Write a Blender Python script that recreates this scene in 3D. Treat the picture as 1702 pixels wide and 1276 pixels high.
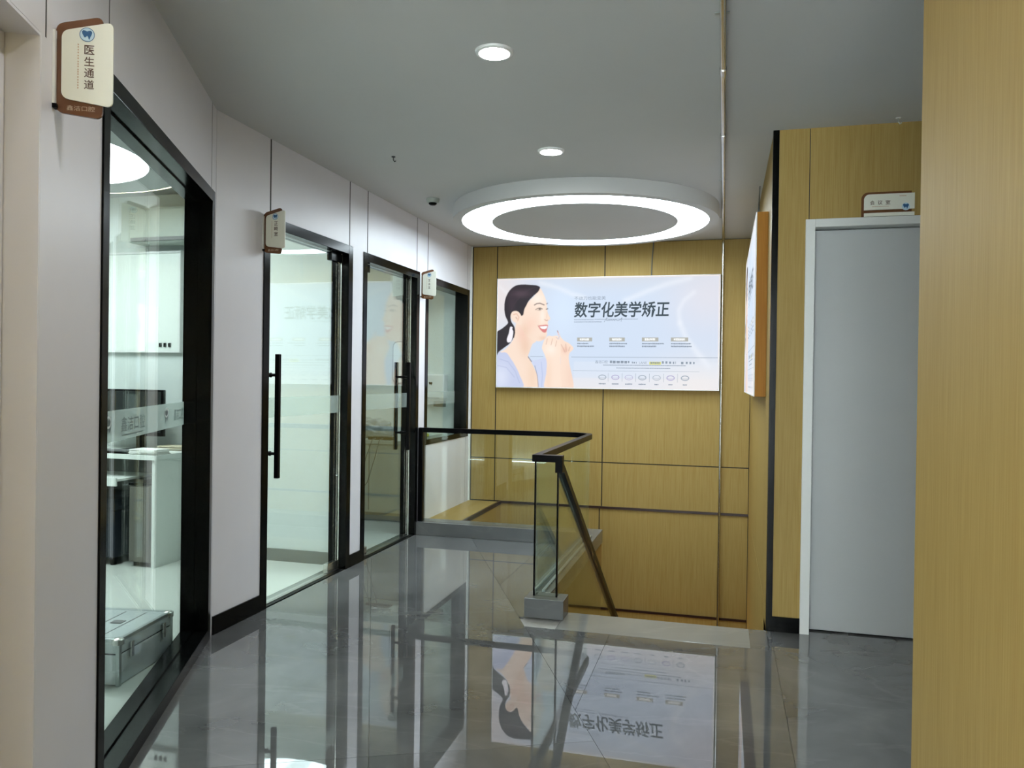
import bpy, bmesh, math, random
import numpy as np
from mathutils import Matrix, Vector

# ------------------------------------------------------------------ scene, camera, world, exposure
for o in list(bpy.data.objects):
    bpy.data.objects.remove(o, do_unlink=True)
SC = bpy.context.scene
COL = SC.collection
F_PX, YAW, PITCH, ROLL, EYE = 1302.55, 0.2637, -0.0061, 0.0138, 1.3


def camera():
    fw = Vector((-math.sin(YAW) * math.cos(PITCH), math.cos(YAW) * math.cos(PITCH), math.sin(PITCH)))
    r0 = Vector((math.cos(YAW), math.sin(YAW), 0))
    u0 = r0.cross(fw)
    r = r0 * math.cos(ROLL) + u0 * math.sin(ROLL)
    u = u0 * math.cos(ROLL) - r0 * math.sin(ROLL)
    cd = bpy.data.cameras.new('camera')
    cd.sensor_fit = 'HORIZONTAL'
    cd.sensor_width = 36.0
    cd.lens = 36.0 * F_PX / 1702.0
    cd.clip_start = 0.05
    co = bpy.data.objects.new('camera', cd)
    m = Matrix(((r.x, u.x, -fw.x, 0), (r.y, u.y, -fw.y, 0), (r.z, u.z, -fw.z, EYE), (0, 0, 0, 1)))
    co.matrix_world = m
    COL.objects.link(co)
    SC.camera = co


camera()
W = bpy.data.worlds.new('world')
SC.world = W
W.use_nodes = True
W.node_tree.nodes['Background'].inputs[0].default_value = (0.90, 0.95, 1.0, 1)
W.node_tree.nodes['Background'].inputs[1].default_value = 11.0  # fill daylight, enters only through the added rear opening
SC.view_settings.view_transform = 'Standard'
SC.view_settings.look = 'None'
SC.view_settings.exposure = 0.95
SC.view_settings.gamma = 1.0
SC.view_settings.use_curve_mapping = False
SC.cycles.use_denoising = True
SC.cycles.max_bounces = 6
SC.cycles.diffuse_bounces = 3
SC.cycles.glossy_bounces = 4
SC.cycles.transmission_bounces = 3
SC.cycles.transparent_max_bounces = 16
SC.cycles.caustics_reflective = True
SC.cycles.blur_glossy = 0.6
SC.cycles.use_adaptive_sampling = True
SC.cycles.adaptive_threshold = 0.03
SC.cycles.caustics_refractive = False
SC.cycles.sample_clamp_indirect = 4.0

# strengths of the lamps; the downlight value also drives the added downlights
RING_E, DOWN_E, BOX_E, ROOM_E, ROOM2_E, COVE_E = 11.0, 75.0, 0.54, 9.5, 7.0, 6.0

# ------------------------------------------------------------------ measured layout (metres)
H = 2.619                       # ceiling
XA, YK = -2.453, 3.383          # corridor wall plane and the kink where it bends
YB = 7.487                      # panelled wall at the end of the stairwell
XR, YD = 0.236, 4.319           # stairwell right wall, wall with the white door
TB = 0.438
BD = Vector((math.sin(TB), -math.cos(TB), 0))    # along the bent wall, towards the camera
BN = Vector((math.cos(TB), math.sin(TB), 0))     # out of the bent wall, into the corridor
BK = Vector((XA, YK, 0))
UX, UY, UZ = Vector((1, 0, 0)), Vector((0, 1, 0)), Vector((0, 0, 1))


def bp(s, n, z):
    return BK + BD * s + BN * n + UZ * z


# ------------------------------------------------------------------ materials
def srgb(r, g, b):
    f = lambda c: (c / 255 / 12.92) if c / 255 <= 0.04045 else ((c / 255 + 0.055) / 1.055) ** 2.4
    return (f(r), f(g), f(b), 1.0)


def new_mat(name):
    m = bpy.data.materials.new(name)
    m.use_nodes = True
    nt = m.node_tree
    return m, nt, nt.nodes['Principled BSDF']


def P(name, col, rough=0.5, metal=0.0, ior=1.5, var=0.0, scale=(1, 1, 1), nscale=4.0, bump=0.0, col2=None, coat=0.0):
    m, nt, b = new_mat(name)
    b.inputs['Base Color'].default_value = col
    b.inputs['Roughness'].default_value = rough
    b.inputs['Metallic'].default_value = metal
    b.inputs['IOR'].default_value = ior
    b.inputs['Coat Weight'].default_value = coat
    b.inputs['Coat Roughness'].default_value = 0.05
    tc = nt.nodes.new('ShaderNodeTexCoord')
    mp = nt.nodes.new('ShaderNodeMapping')
    mp.inputs['Scale'].default_value = scale
    ns = nt.nodes.new('ShaderNodeTexNoise')
    ns.inputs['Scale'].default_value = nscale
    ns.inputs['Detail'].default_value = 5.0
    nt.links.new(tc.outputs['Object'], mp.inputs['Vector'])
    nt.links.new(mp.outputs[0], ns.inputs['Vector'])
    if var or col2:
        mx = nt.nodes.new('ShaderNodeMix')
        mx.data_type = 'RGBA'
        c2 = col2 or tuple([c * (1 - var) for c in col[:3]] + [1])
        c1 = col if col2 else tuple([min(1, c * (1 + var)) for c in col[:3]] + [1])
        mx.inputs[6].default_value = c1
        mx.inputs[7].default_value = c2
        rp = nt.nodes.new('ShaderNodeMapRange')
        rp.inputs[1].default_value = 0.3
        rp.inputs[2].default_value = 0.7
        nt.links.new(ns.outputs[0], rp.inputs[0])
        nt.links.new(rp.outputs[0], mx.inputs[0])
        nt.links.new(mx.outputs[2], b.inputs['Base Color'])
    if bump:
        bm = nt.nodes.new('ShaderNodeBump')
        bm.inputs['Strength'].default_value = bump
        bm.inputs['Distance'].default_value = 0.002
        nt.links.new(ns.outputs[0], bm.inputs['Height'])
        nt.links.new(bm.outputs[0], b.inputs['Normal'])
    return m


def E(name, col, strength):
    m, nt, b = new_mat(name)
    b.inputs['Base Color'].default_value = (0.8, 0.8, 0.8, 1)
    b.inputs['Emission Color'].default_value = col
    b.inputs['Emission Strength'].default_value = strength
    return m


def glass_mat(name, tint, film=0.0, filmcol=(0.7, 0.75, 0.74, 1), f0=0.04):
    m, nt, b = new_mat(name)
    nt.nodes.remove(b)
    out = nt.nodes['Material Output']
    tr = nt.nodes.new('ShaderNodeBsdfTransparent')
    tr.inputs[0].default_value = tint
    gl = nt.nodes.new('ShaderNodeBsdfGlossy')
    gl.inputs['Roughness'].default_value = 0.0
    gl.inputs[0].default_value = (0.95, 1, 0.98, 1)
    lw = nt.nodes.new('ShaderNodeLayerWeight')
    lw.inputs[0].default_value = 0.5
    pw = nt.nodes.new('ShaderNodeMath'); pw.operation = 'POWER'; pw.inputs[1].default_value = 5.0
    ml = nt.nodes.new('ShaderNodeMath'); ml.operation = 'MULTIPLY_ADD'
    ml.inputs[1].default_value = 1 - f0
    ml.inputs[2].default_value = f0
    mix = nt.nodes.new('ShaderNodeMixShader')
    nt.links.new(lw.outputs['Facing'], pw.inputs[0])
    nt.links.new(pw.outputs[0], ml.inputs[0])
    nt.links.new(ml.outputs[0], mix.inputs[0])
    if film:
        df = nt.nodes.new('ShaderNodeBsdfDiffuse'); df.inputs[0].default_value = filmcol
        tl = nt.nodes.new('ShaderNodeBsdfTranslucent'); tl.inputs[0].default_value = filmcol
        m1 = nt.nodes.new('ShaderNodeMixShader'); m1.inputs[0].default_value = 0.5
        m2 = nt.nodes.new('ShaderNodeMixShader'); m2.inputs[0].default_value = film
        nt.links.new(df.outputs[0], m1.inputs[1]); nt.links.new(tl.outputs[0], m1.inputs[2])
        nt.links.new(tr.outputs[0], m2.inputs[1]); nt.links.new(m1.outputs[0], m2.inputs[2])
        nt.links.new(m2.outputs[0], mix.inputs[1])
    else:
        nt.links.new(tr.outputs[0], mix.inputs[1])
    nt.links.new(gl.outputs[0], mix.inputs[2])
    nt.links.new(mix.outputs[0], out.inputs['Surface'])
    return m


def floor_mat(name, c1, c2, vein, rough, ior):
    m, nt, b = new_mat(name)
    L = nt.links.new
    tc = nt.nodes.new('ShaderNodeTexCoord')
    n1 = nt.nodes.new('ShaderNodeTexNoise'); n1.inputs['Scale'].default_value = 1.8; n1.inputs['Detail'].default_value = 8
    n1.inputs['Distortion'].default_value = 0.8
    n2 = nt.nodes.new('ShaderNodeTexNoise'); n2.inputs['Scale'].default_value = 1.1; n2.inputs['Detail'].default_value = 6
    n2.inputs['Distortion'].default_value = 1.6
    mp = nt.nodes.new('ShaderNodeMapping'); mp.inputs['Rotation'].default_value = (0, 0, 0.9)
    mp.inputs['Scale'].default_value = (0.5, 1.6, 1)
    L(tc.outputs['Object'], n1.inputs['Vector']); L(tc.outputs['Object'], mp.inputs['Vector']); L(mp.outputs[0], n2.inputs['Vector'])
    mx = nt.nodes.new('ShaderNodeMix'); mx.data_type = 'RGBA'
    mx.inputs[6].default_value = c1; mx.inputs[7].default_value = c2
    r1 = nt.nodes.new('ShaderNodeMapRange'); r1.inputs[1].default_value = 0.32; r1.inputs[2].default_value = 0.68
    L(n1.outputs[0], r1.inputs[0]); L(r1.outputs[0], mx.inputs[0])
    # thin veins where the second noise crosses 0.5
    a = nt.nodes.new('ShaderNodeMath'); a.operation = 'SUBTRACT'; a.inputs[1].default_value = 0.5
    ab = nt.nodes.new('ShaderNodeMath'); ab.operation = 'ABSOLUTE'
    r2 = nt.nodes.new('ShaderNodeMapRange'); r2.inputs[1].default_value = 0.0; r2.inputs[2].default_value = 0.012
    r2.inputs[3].default_value = 0.22; r2.inputs[4].default_value = 0.0
    L(n2.outputs[0], a.inputs[0]); L(a.outputs[0], ab.inputs[0]); L(ab.outputs[0], r2.inputs[0])
    mv = nt.nodes.new('ShaderNodeMix'); mv.data_type = 'RGBA'; mv.inputs[7].default_value = vein
    L(r2.outputs[0], mv.inputs[0]); L(mx.outputs[2], mv.inputs[6]); L(mv.outputs[2], b.inputs['Base Color'])
    b.inputs['Roughness'].default_value = rough
    b.inputs['IOR'].default_value = ior
    return m


def wood_mat(name, c1, c2):
    m, nt, b = new_mat(name)
    L = nt.links.new
    tc = nt.nodes.new('ShaderNodeTexCoord')
    mp = nt.nodes.new('ShaderNodeMapping'); mp.inputs['Scale'].default_value = (190, 190, 5.0)
    n1 = nt.nodes.new('ShaderNodeTexNoise'); n1.inputs['Scale'].default_value = 1.0; n1.inputs['Detail'].default_value = 3
    mp2 = nt.nodes.new('ShaderNodeMapping'); mp2.inputs['Scale'].default_value = (40, 40, 1.2)
    n2 = nt.nodes.new('ShaderNodeTexNoise'); n2.inputs['Scale'].default_value = 1.0; n2.inputs['Detail'].default_value = 2
    for q, n in ((mp, n1), (mp2, n2)):
        L(tc.outputs['Object'], q.inputs['Vector']); L(q.outputs[0], n.inputs['Vector'])
    av = nt.nodes.new('ShaderNodeMath'); av.operation = 'MULTIPLY_ADD'; av.inputs[1].default_value = 0.75
    h2 = nt.nodes.new('ShaderNodeMath'); h2.operation = 'MULTIPLY'; h2.inputs[1].default_value = 0.25
    L(n2.outputs[0], h2.inputs[0]); L(n1.outputs[0], av.inputs[0]); L(h2.outputs[0], av.inputs[2])
    r = nt.nodes.new('ShaderNodeMapRange'); r.inputs[1].default_value = 0.3; r.inputs[2].default_value = 0.7
    mx = nt.nodes.new('ShaderNodeMix'); mx.data_type = 'RGBA'; mx.inputs[6].default_value = c1; mx.inputs[7].default_value = c2
    L(av.outputs[0], r.inputs[0]); L(r.outputs[0], mx.inputs[0]); L(mx.outputs[2], b.inputs['Base Color'])
    b.inputs['Roughness'].default_value = 0.55
    b.inputs['Specular IOR Level'].default_value = 0.2
    bmp = nt.nodes.new('ShaderNodeBump'); bmp.inputs['Strength'].default_value = 0.08; bmp.inputs['Distance'].default_value = 0.001
    L(n1.outputs[0], bmp.inputs['Height']); L(bmp.outputs[0], b.inputs['Normal'])
    return m


M = {
    'white': P('white_wall_panel', srgb(226, 225, 230), 0.38, var=0.02, nscale=3, bump=0.03),
    'ceil': P('ceiling_paint', srgb(194, 195, 194), 0.8, var=0.015, nscale=2, bump=0.04),
    'wood': wood_mat('beige_wood_laminate', srgb(166, 141, 83), srgb(150, 123, 65)),
    'dark': P('dark_joint', srgb(20, 18, 16), 0.7, var=0.1),
    'maroon': P('dark_maroon_trim', srgb(44, 20, 16), 0.4, var=0.1),
    'black': P('black_gloss_aluminium', srgb(6, 7, 7), 0.16, ior=1.22, var=0.1, nscale=8),
    'blackm': P('black_powder_coat', srgb(7, 7, 8), 0.3, ior=1.16, var=0.1, nscale=20),
    'tile': floor_mat('grey_polished_stone', srgb(112, 113, 112), srgb(86, 87, 87), srgb(126, 126, 124), 0.012, 2.25),
    'nosing': floor_mat('pale_grey_stone', srgb(142, 142, 137), srgb(130, 130, 126), srgb(158, 157, 152), 0.12, 1.5),
    'curb': floor_mat('grey_curb_stone', srgb(106, 108, 108), srgb(92, 94, 95), srgb(120, 120, 120), 0.2, 1.45),
    'grout': P('grout', srgb(176, 174, 168), 0.8, var=0.1, nscale=30),
    'roomfloor': P('pale_room_tile', srgb(214, 220, 212), 0.12, var=0.02, nscale=3),
    'roomwall': P('room_wall_paint', srgb(214, 222, 218), 0.6, var=0.015),
    'door': P('white_lacquered_door', srgb(180, 183, 182), 0.45, var=0.012, nscale=3, bump=0.02),
    'doorframe': P('white_door_frame', srgb(214, 216, 212), 0.4, var=0.01),
    'glass': glass_mat('clear_pane', (0.955, 0.985, 0.972, 1)),
    'doorglass': glass_mat('door_pane', (0.955, 0.985, 0.972, 1), f0=0.13),
    'railglass': glass_mat('balustrade_glass', (0.94, 0.975, 0.95, 1)),
    'film': glass_mat('frosted_film', (0.92, 0.96, 0.94, 1), 0.5, (0.72, 0.78, 0.76, 1)),
    'film2': glass_mat('faint_frosted_film', (0.94, 0.97, 0.955, 1), 0.22, (0.8, 0.86, 0.84, 1)),
    'filmink': P('grey_film_ink', srgb(86, 100, 100), 0.5, var=0.05),
    'filmwhite': P('white_film_ink', srgb(225, 236, 232), 0.5, var=0.02),
    'steel': P('polished_steel', srgb(205, 205, 202), 0.22, metal=1.0, var=0.04, nscale=20),
    'brushed': P('brushed_aluminium', srgb(170, 178, 178), 0.34, metal=0.85, var=0.05, scale=(1, 30, 1)),
    'alu': P('aluminium_sheet', srgb(196, 206, 206), 0.36, metal=0.25, var=0.05, nscale=5),
    'trim': P('white_plastic', srgb(228, 230, 228), 0.35, var=0.01),
    'grey': P('grey_plastic', srgb(120, 122, 122), 0.5, var=0.04),
    'lgrey': P('light_grey_laminate', srgb(168, 176, 168), 0.4, var=0.03, nscale=6),
    'mid': P('grey_laminate', srgb(112, 116, 110), 0.5, var=0.05, nscale=6),
    'desk': P('white_desk_laminate', srgb(232, 238, 232), 0.3, var=0.01),
    'taupe': P('taupe_laminate', srgb(104, 102, 94), 0.5, var=0.06, nscale=6),
    'screen': P('dark_screen', srgb(24, 28, 28), 0.15, var=0.1),
    'navy': P('navy_chair_fabric', srgb(24, 34, 44), 0.85, var=0.2, nscale=80, bump=0.2),
    'paper': P('paper', srgb(238, 240, 234), 0.8, var=0.02, nscale=30),
    'paperw': P('buff_paper', srgb(214, 204, 176), 0.8, var=0.04, nscale=30),
    'signbrown': P('brown_acrylic', srgb(104, 66, 38), 0.25, var=0.06),
    'signwhite': P('white_acrylic', srgb(228, 228, 214), 0.3, var=0.01),
    'signink': P('brown_ink', srgb(86, 62, 48), 0.5, var=0.06),
    'signpale': P('pale_ink', srgb(196, 168, 140), 0.5, var=0.04),
    'tooth': P('blue_ink', srgb(46, 104, 150), 0.4, col2=srgb(30, 72, 116), nscale=40),
    'toothbg': P('pale_blue_ink', srgb(190, 214, 226), 0.4, var=0.02),
    'amber': wood_mat('amber_wood_edge', srgb(164, 112, 36), srgb(146, 96, 26)),
    'whitealu': P('white_lightbox_frame', srgb(226, 226, 224), 0.4, var=0.01),
    'bag': P('grey_plastic_bag', srgb(150, 158, 156), 0.35, var=0.25, nscale=14, bump=0.6),
    'yellow': P('yellow_green_plastic', srgb(170, 176, 60), 0.35, var=0.08, nscale=10),
    'cable': P('grey_cable', srgb(88, 92, 88), 0.5, var=0.05),
    'ring': E('ring_diffuser', (0.80, 0.93, 1.0, 1), RING_E),
    'lens': E('downlight_lens', (1.0, 0.985, 0.96, 1), DOWN_E),
    'roomlight': E('room_disc_diffuser', (0.86, 0.97, 1.0, 1), ROOM_E),
    'roompanel': E('room_panel_diffuser', (0.93, 1.0, 0.98, 1), ROOM2_E),
    'warmglobe': E('warm_globe', (1.0, 0.62, 0.22, 1), 26.0),
    'cove': E('warm_cove_strip', (1.0, 0.86, 0.55, 1), COVE_E),
}


def ink(name, col):
    """ink on the backlit film: glows with the box behind it"""
    m = E(name, col, BOX_E)
    m.node_tree.nodes['Principled BSDF'].inputs['Base Color'].default_value = (0.02, 0.02, 0.02, 1)
    m.node_tree.nodes['Principled BSDF'].inputs['Roughness'].default_value = 0.7
    m.node_tree.nodes['Principled BSDF'].inputs['Specular IOR Level'].default_value = 0.05
    m.cycles.emission_sampling = 'NONE'
    return m


def print_mat():
    m, nt, b = new_mat('backlit_print')
    at = nt.nodes.new('ShaderNodeAttribute')
    at.attribute_name = 'print'
    nt.links.new(at.outputs['Color'], b.inputs['Emission Color'])
    b.inputs['Emission Strength'].default_value = BOX_E
    b.inputs['Base Color'].default_value = (0.02, 0.02, 0.02, 1)
    b.inputs['Roughness'].default_value = 0.7
    b.inputs['Specular IOR Level'].default_value = 0.05
    m.cycles.emission_sampling = 'NONE'
    return m


M['print'] = print_mat()
M['inkdark'] = ink('backlit_dark_ink', srgb(52, 66, 76))
M['inkgrey'] = ink('backlit_grey_ink', srgb(140, 152, 166))
M['inktag'] = ink('backlit_tag_ink', srgb(176, 176, 168))
M['inkwhite'] = ink('backlit_white', srgb(248, 250, 250))
M['inkyellow'] = ink('backlit_yellow_ink', srgb(214, 214, 120))
M['inkline'] = ink('backlit_line_ink', srgb(160, 172, 184))
M['inkmauve'] = ink('backlit_mauve_ink', srgb(178, 172, 206))


# ------------------------------------------------------------------ builders
def _link(name, mesh, mat, parent, loc):
    o = bpy.data.objects.new(name, mesh)
    if mat is not None:
        if not mesh.materials:
            mesh.materials.append(M[mat] if isinstance(mat, str) else mat)
    COL.objects.link(o)
    if parent is not None:
        o.parent = parent
        o.location = loc - world_loc(parent)
    else:
        o.location = loc
    return o


def world_loc(o):
    v = Vector((0, 0, 0))
    while o is not None:
        v = v + Vector(o.location)
        o = o.parent
    return v


def mk(name, verts, faces, mat, parent=None, smooth=False, bevel=0.0):
    """one mesh object from world-space verts; its origin goes to the centre of its base"""
    vs = np.array([tuple(v) for v in verts], dtype=float)
    lo, hi = vs.min(0), vs.max(0)
    loc = Vector(((lo[0] + hi[0]) / 2, (lo[1] + hi[1]) / 2, lo[2]))
    me = bpy.data.meshes.new(name)
    me.from_pydata([tuple(v) for v in (vs - np.array(loc))], [], faces)
    bm = bmesh.new()
    bm.from_mesh(me)
    bmesh.ops.recalc_face_normals(bm, faces=bm.faces)
    if bevel:
        es = [e for e in bm.edges if len(e.link_faces) == 2 and e.calc_face_angle(0) > 0.6]
        bmesh.ops.bevel(bm, geom=es, offset=bevel, segments=2, profile=0.6, affect='EDGES')
    bm.to_mesh(me)
    bm.free()
    if smooth:
        for p in me.polygons:
            p.use_smooth = True
        if hasattr(me, 'set_sharp_from_angle'):
            me.set_sharp_from_angle(angle=0.7)
    me.update()
    return _link(name, me, mat, parent, loc)


BOXF = [(0, 1, 2, 3), (4, 7, 6, 5), (0, 4, 5, 1), (1, 5, 6, 2), (2, 6, 7, 3), (3, 7, 4, 0)]


def boxv(x0, x1, y0, y1, z0, z1, fr=None):
    pts = [(x0, y0, z0), (x1, y0, z0), (x1, y1, z0), (x0, y1, z0), (x0, y0, z1), (x1, y0, z1), (x1, y1, z1), (x0, y1, z1)]
    return [fr(*p) for p in pts] if fr else [Vector(p) for p in pts]


def box(name, x0, x1, y0, y1, z0, z1, mat, parent=None, fr=None, bevel=0.0):
    return mk(name, boxv(x0, x1, y0, y1, z0, z1, fr), BOXF, mat, parent, bevel=bevel)


def boxes(name, lst, mat, parent=None, fr=None):
    vs, fs = [], []
    for b in lst:
        k = len(vs)
        vs += boxv(*b, fr=fr)
        fs += [tuple(i + k for i in f) for f in BOXF]
    return mk(name, vs, fs, mat, parent)


def prism(name, poly, fr, d0, d1, mat, parent=None, bevel=0.0):
    """2-D polygon (a,b) extruded from depth d0 to d1; fr(a,b,d) -> world"""
    n = len(poly)
    vs = [fr(a, b, d0) for a, b in poly] + [fr(a, b, d1) for a, b in poly]
    fs = [tuple(range(n)), tuple(range(2 * n - 1, n - 1, -1))]
    fs += [(i, (i + 1) % n, n + (i + 1) % n, n + i) for i in range(n)]
    return mk(name, vs, fs, mat, parent, bevel=bevel)


def rounded(poly, r, seg=6):
    out = []
    n = len(poly)
    for i in range(n):
        p0, p, p1 = Vector(poly[i - 1]), Vector(poly[i]), Vector(poly[(i + 1) % n])
        a, b = (p0 - p).normalized(), (p1 - p).normalized()
        rr = min(r, (p0 - p).length * 0.45, (p1 - p).length * 0.45)
        q0, q1 = p + a * rr, p + b * rr
        for k in range(seg + 1):
            t = k / seg
            q = q0 * (1 - t) ** 2 + p * 2 * t * (1 - t) + q1 * t * t
            out.append((q.x, q.y))
    return out


def lathe(name, prof, c, mat, parent=None, seg=64, closed=False):
    """profile of (radius, z) turned about the vertical through c"""
    vs, fs, rows = [], [], []
    for r, z in prof:
        if r < 1e-6:
            rows.append([len(vs)])
            vs.append(Vector((c[0], c[1], c[2] + z)))
        else:
            rows.append(list(range(len(vs), len(vs) + seg)))
            vs += [Vector((c[0] + r * math.cos(2 * math.pi * i / seg), c[1] + r * math.sin(2 * math.pi * i / seg), c[2] + z)) for i in range(seg)]
    pr = list(zip(rows, rows[1:])) + ([(rows[-1], rows[0])] if closed else [])
    for a, b in pr:
        for i in range(seg):
            j = (i + 1) % seg
            if len(a) == 1 and len(b) == 1:
                continue
            if len(a) == 1:
                fs.append((a[0], b[j], b[i]))
            elif len(b) == 1:
                fs.append((a[i], a[j], b[0]))
            else:
                fs.append((a[i], a[j], b[j], b[i]))
    return mk(name, vs, fs, mat, parent, smooth=True)


def tube(name, pts, r, mat, parent=None, seg=12, radii=None):
    pts = [Vector(p) for p in pts]
    vs, fs = [], []
    n = len(pts)
    up = None
    for i, p in enumerate(pts):
        t = (pts[min(i + 1, n - 1)] - pts[max(i - 1, 0)]).normalized()
        if up is None:
            up = Vector((0, 0, 1)) if abs(t.z) < 0.9 else Vector((1, 0, 0))
        a = t.cross(up).normalized()
        up = a.cross(t).normalized()
        rr = radii[i] if radii else r
        vs += [p + (a * math.cos(2 * math.pi * k / seg) + up * math.sin(2 * math.pi * k / seg)) * rr for k in range(seg)]
    for i in range(n - 1):
        for k in range(seg):
            j = (k + 1) % seg
            fs.append((i * seg + k, i * seg + j, (i + 1) * seg + j, (i + 1) * seg + k))
    fs.append(tuple(range(seg)))
    fs.append(tuple(range((n - 1) * seg, n * seg)))
    return mk(name, vs, fs, mat, parent, smooth=True)


def bar(name, pts, w, h, mat, parent=None):
    """rectangular bar (w across in plan, h upright) swept along pts"""
    pts = [Vector(p) for p in pts]
    vs, fs = [], []
    n = len(pts)
    for i, p in enumerate(pts):
        t = pts[min(i + 1, n - 1)] - pts[max(i - 1, 0)]
        a = Vector((t.y, -t.x, 0)).normalized()
        u = a.cross(t.normalized()).normalized()
        if u.z < 0:
            u = -u
        vs += [p + a * w / 2 + u * h / 2, p - a * w / 2 + u * h / 2, p - a * w / 2 - u * h / 2, p + a * w / 2 - u * h / 2]
    for i in range(n - 1):
        for k in range(4):
            j = (k + 1) % 4
            fs.append((i * 4 + k, i * 4 + j, i * 4 + 4 + j, i * 4 + 4 + k))
    fs += [(0, 1, 2, 3), tuple(range(4 * n - 4, 4 * n))]
    return mk(name, vs, fs, mat, parent)


def empty(name, loc):
    o = bpy.data.objects.new(name, None)
    o.empty_display_size = 0.1
    COL.objects.link(o)
    o.location = loc
    return o


def tag(o, label=None, cat=None, group=None, kind=None):
    if label: o['label'] = label
    if cat: o['category'] = cat
    if group: o['group'] = group
    if kind: o['kind'] = kind
    return o


def thing(name, loc, label, cat, group=None):
    return tag(empty(name, loc), label, cat, group)


def struct(o, label=None):
    return tag(o, label, None, None, 'structure')


_font = None


def text2d(body, weight=0.0):
    """glyph outlines of body as (verts2d, faces), cap height about 0.8 em"""
    global _font
    if _font is None:
        c = bpy.data.curves.new('glyphs', 'FONT')
        _font = bpy.data.objects.new('glyphs', c)
        COL.objects.link(_font)
    c = _font.data
    c.body = body
    c.offset = weight
    c.resolution_u = 3
    bpy.context.view_layer.update()
    me = _font.to_mesh()
    vs = [(v.co.x, v.co.y) for v in me.vertices]
    fs = [tuple(p.vertices) for p in me.polygons]
    _font.to_mesh_clear()
    return vs, fs


def fit_text(body, a0, a1, b0, b1, weight=0.0, shear=0.0):
    """glyphs scaled into the rectangle a0..a1 x b0..b1"""
    vs, fs = text2d(body, weight)
    v = np.array(vs)
    v[:, 0] += v[:, 1] * shear
    lo, hi = v.min(0), v.max(0)
    v = (v - lo) / np.maximum(hi - lo, 1e-6)
    return [(a0 + (a1 - a0) * x, b0 + (b1 - b0) * y) for x, y in v], fs


def flat(name, parts, fr, d, mat, parent):
    """flat print: several (verts2d, faces) laid at depth d"""
    vs, fs = [], []
    for v2, f2 in parts:
        k = len(vs)
        vs += [fr(a, b, d) for a, b in v2]
        fs += [tuple(i + k for i in f) for f in f2]
    a, b = np.array([tuple(v) for v in vs]), None
    lo, hi = a.min(0), a.max(0)
    loc = Vector(((lo[0] + hi[0]) / 2, (lo[1] + hi[1]) / 2, lo[2]))
    me = bpy.data.meshes.new(name)
    me.from_pydata([tuple(v) for v in (a - np.array(loc))], [], fs)
    me.update()
    return _link(name, me, mat, parent, loc)


def rect2(a0, a1, b0, b1):
    return ([(a0, b0), (a1, b0), (a1, b1), (a0, b1)], [(0, 1, 2, 3)])


def poly2(pts):
    return (list(pts), [tuple(range(len(pts)))])


def ring2(ca, cb, ra, rb, t, seg=28, a0=0.0, a1=2 * math.pi):
    vs, fs = [], []
    for i in range(seg + 1):
        a = a0 + (a1 - a0) * i / seg
        vs += [(ca + ra * math.cos(a), cb + rb * math.sin(a)), (ca + (ra - t) * math.cos(a), cb + (rb - t) * math.sin(a))]
        if i:
            fs.append((2 * i - 2, 2 * i - 1, 2 * i + 1, 2 * i))
    return vs, fs


def disc2(ca, cb, ra, rb, seg=28):
    return poly2([(ca + ra * math.cos(2 * math.pi * i / seg), cb + rb * math.sin(2 * math.pi * i / seg)) for i in range(seg)])


def dashes(a0, a1, b0, b1, seed, gap=0.25, unit=None):
    """a line of print too small to read: a row of short strokes"""
    rnd = random.Random(seed)
    out, a = [], a0
    u = unit or (b1 - b0) * 1.0
    while a < a1:
        w = min(u * rnd.uniform(0.7, 1.3), a1 - a)
        out.append(rect2(a, a + w * (1 - gap), b0 + (b1 - b0) * rnd.uniform(0, 0.15), b1 - (b1 - b0) * rnd.uniform(0, 0.15)))
        a += w
    return out


# ------------------------------------------------------------------ floor
def clip(poly, planes):
    """convex polygon clipped by half planes (a,b,c): a*x+b*y<=c"""
    for a, b, c in planes:
        out = []
        for i in range(len(poly)):
            p, q = poly[i - 1], poly[i]
            dp, dq = a * p[0] + b * p[1] - c, a * q[0] + b * q[1] - c
            if (dp <= 0) != (dq <= 0):
                t = dp / (dp - dq)
                out.append((p[0] + t * (q[0] - p[0]), p[1] + t * (q[1] - p[1])))
            if dq <= 0:
                out.append(q)
        poly = out
        if len(poly) < 3:
            return []
    return poly


def area(poly):
    return abs(sum(poly[i - 1][0] * poly[i][1] - poly[i][0] * poly[i - 1][1] for i in range(len(poly)))) / 2


NL = 1.584        # joint line parallel to the bent wall
NC = BN.x * BK.x + BN.y * BK.y
in_n = lambda n: (BN.x, BN.y, NC + n)          # n(x) <= n
out_n = lambda n: (-BN.x, -BN.y, -(NC + n))    # n(x) >= n
Y0 = -2.6
YC = 6.07                                       # face of the low curb behind the corridor


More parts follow.
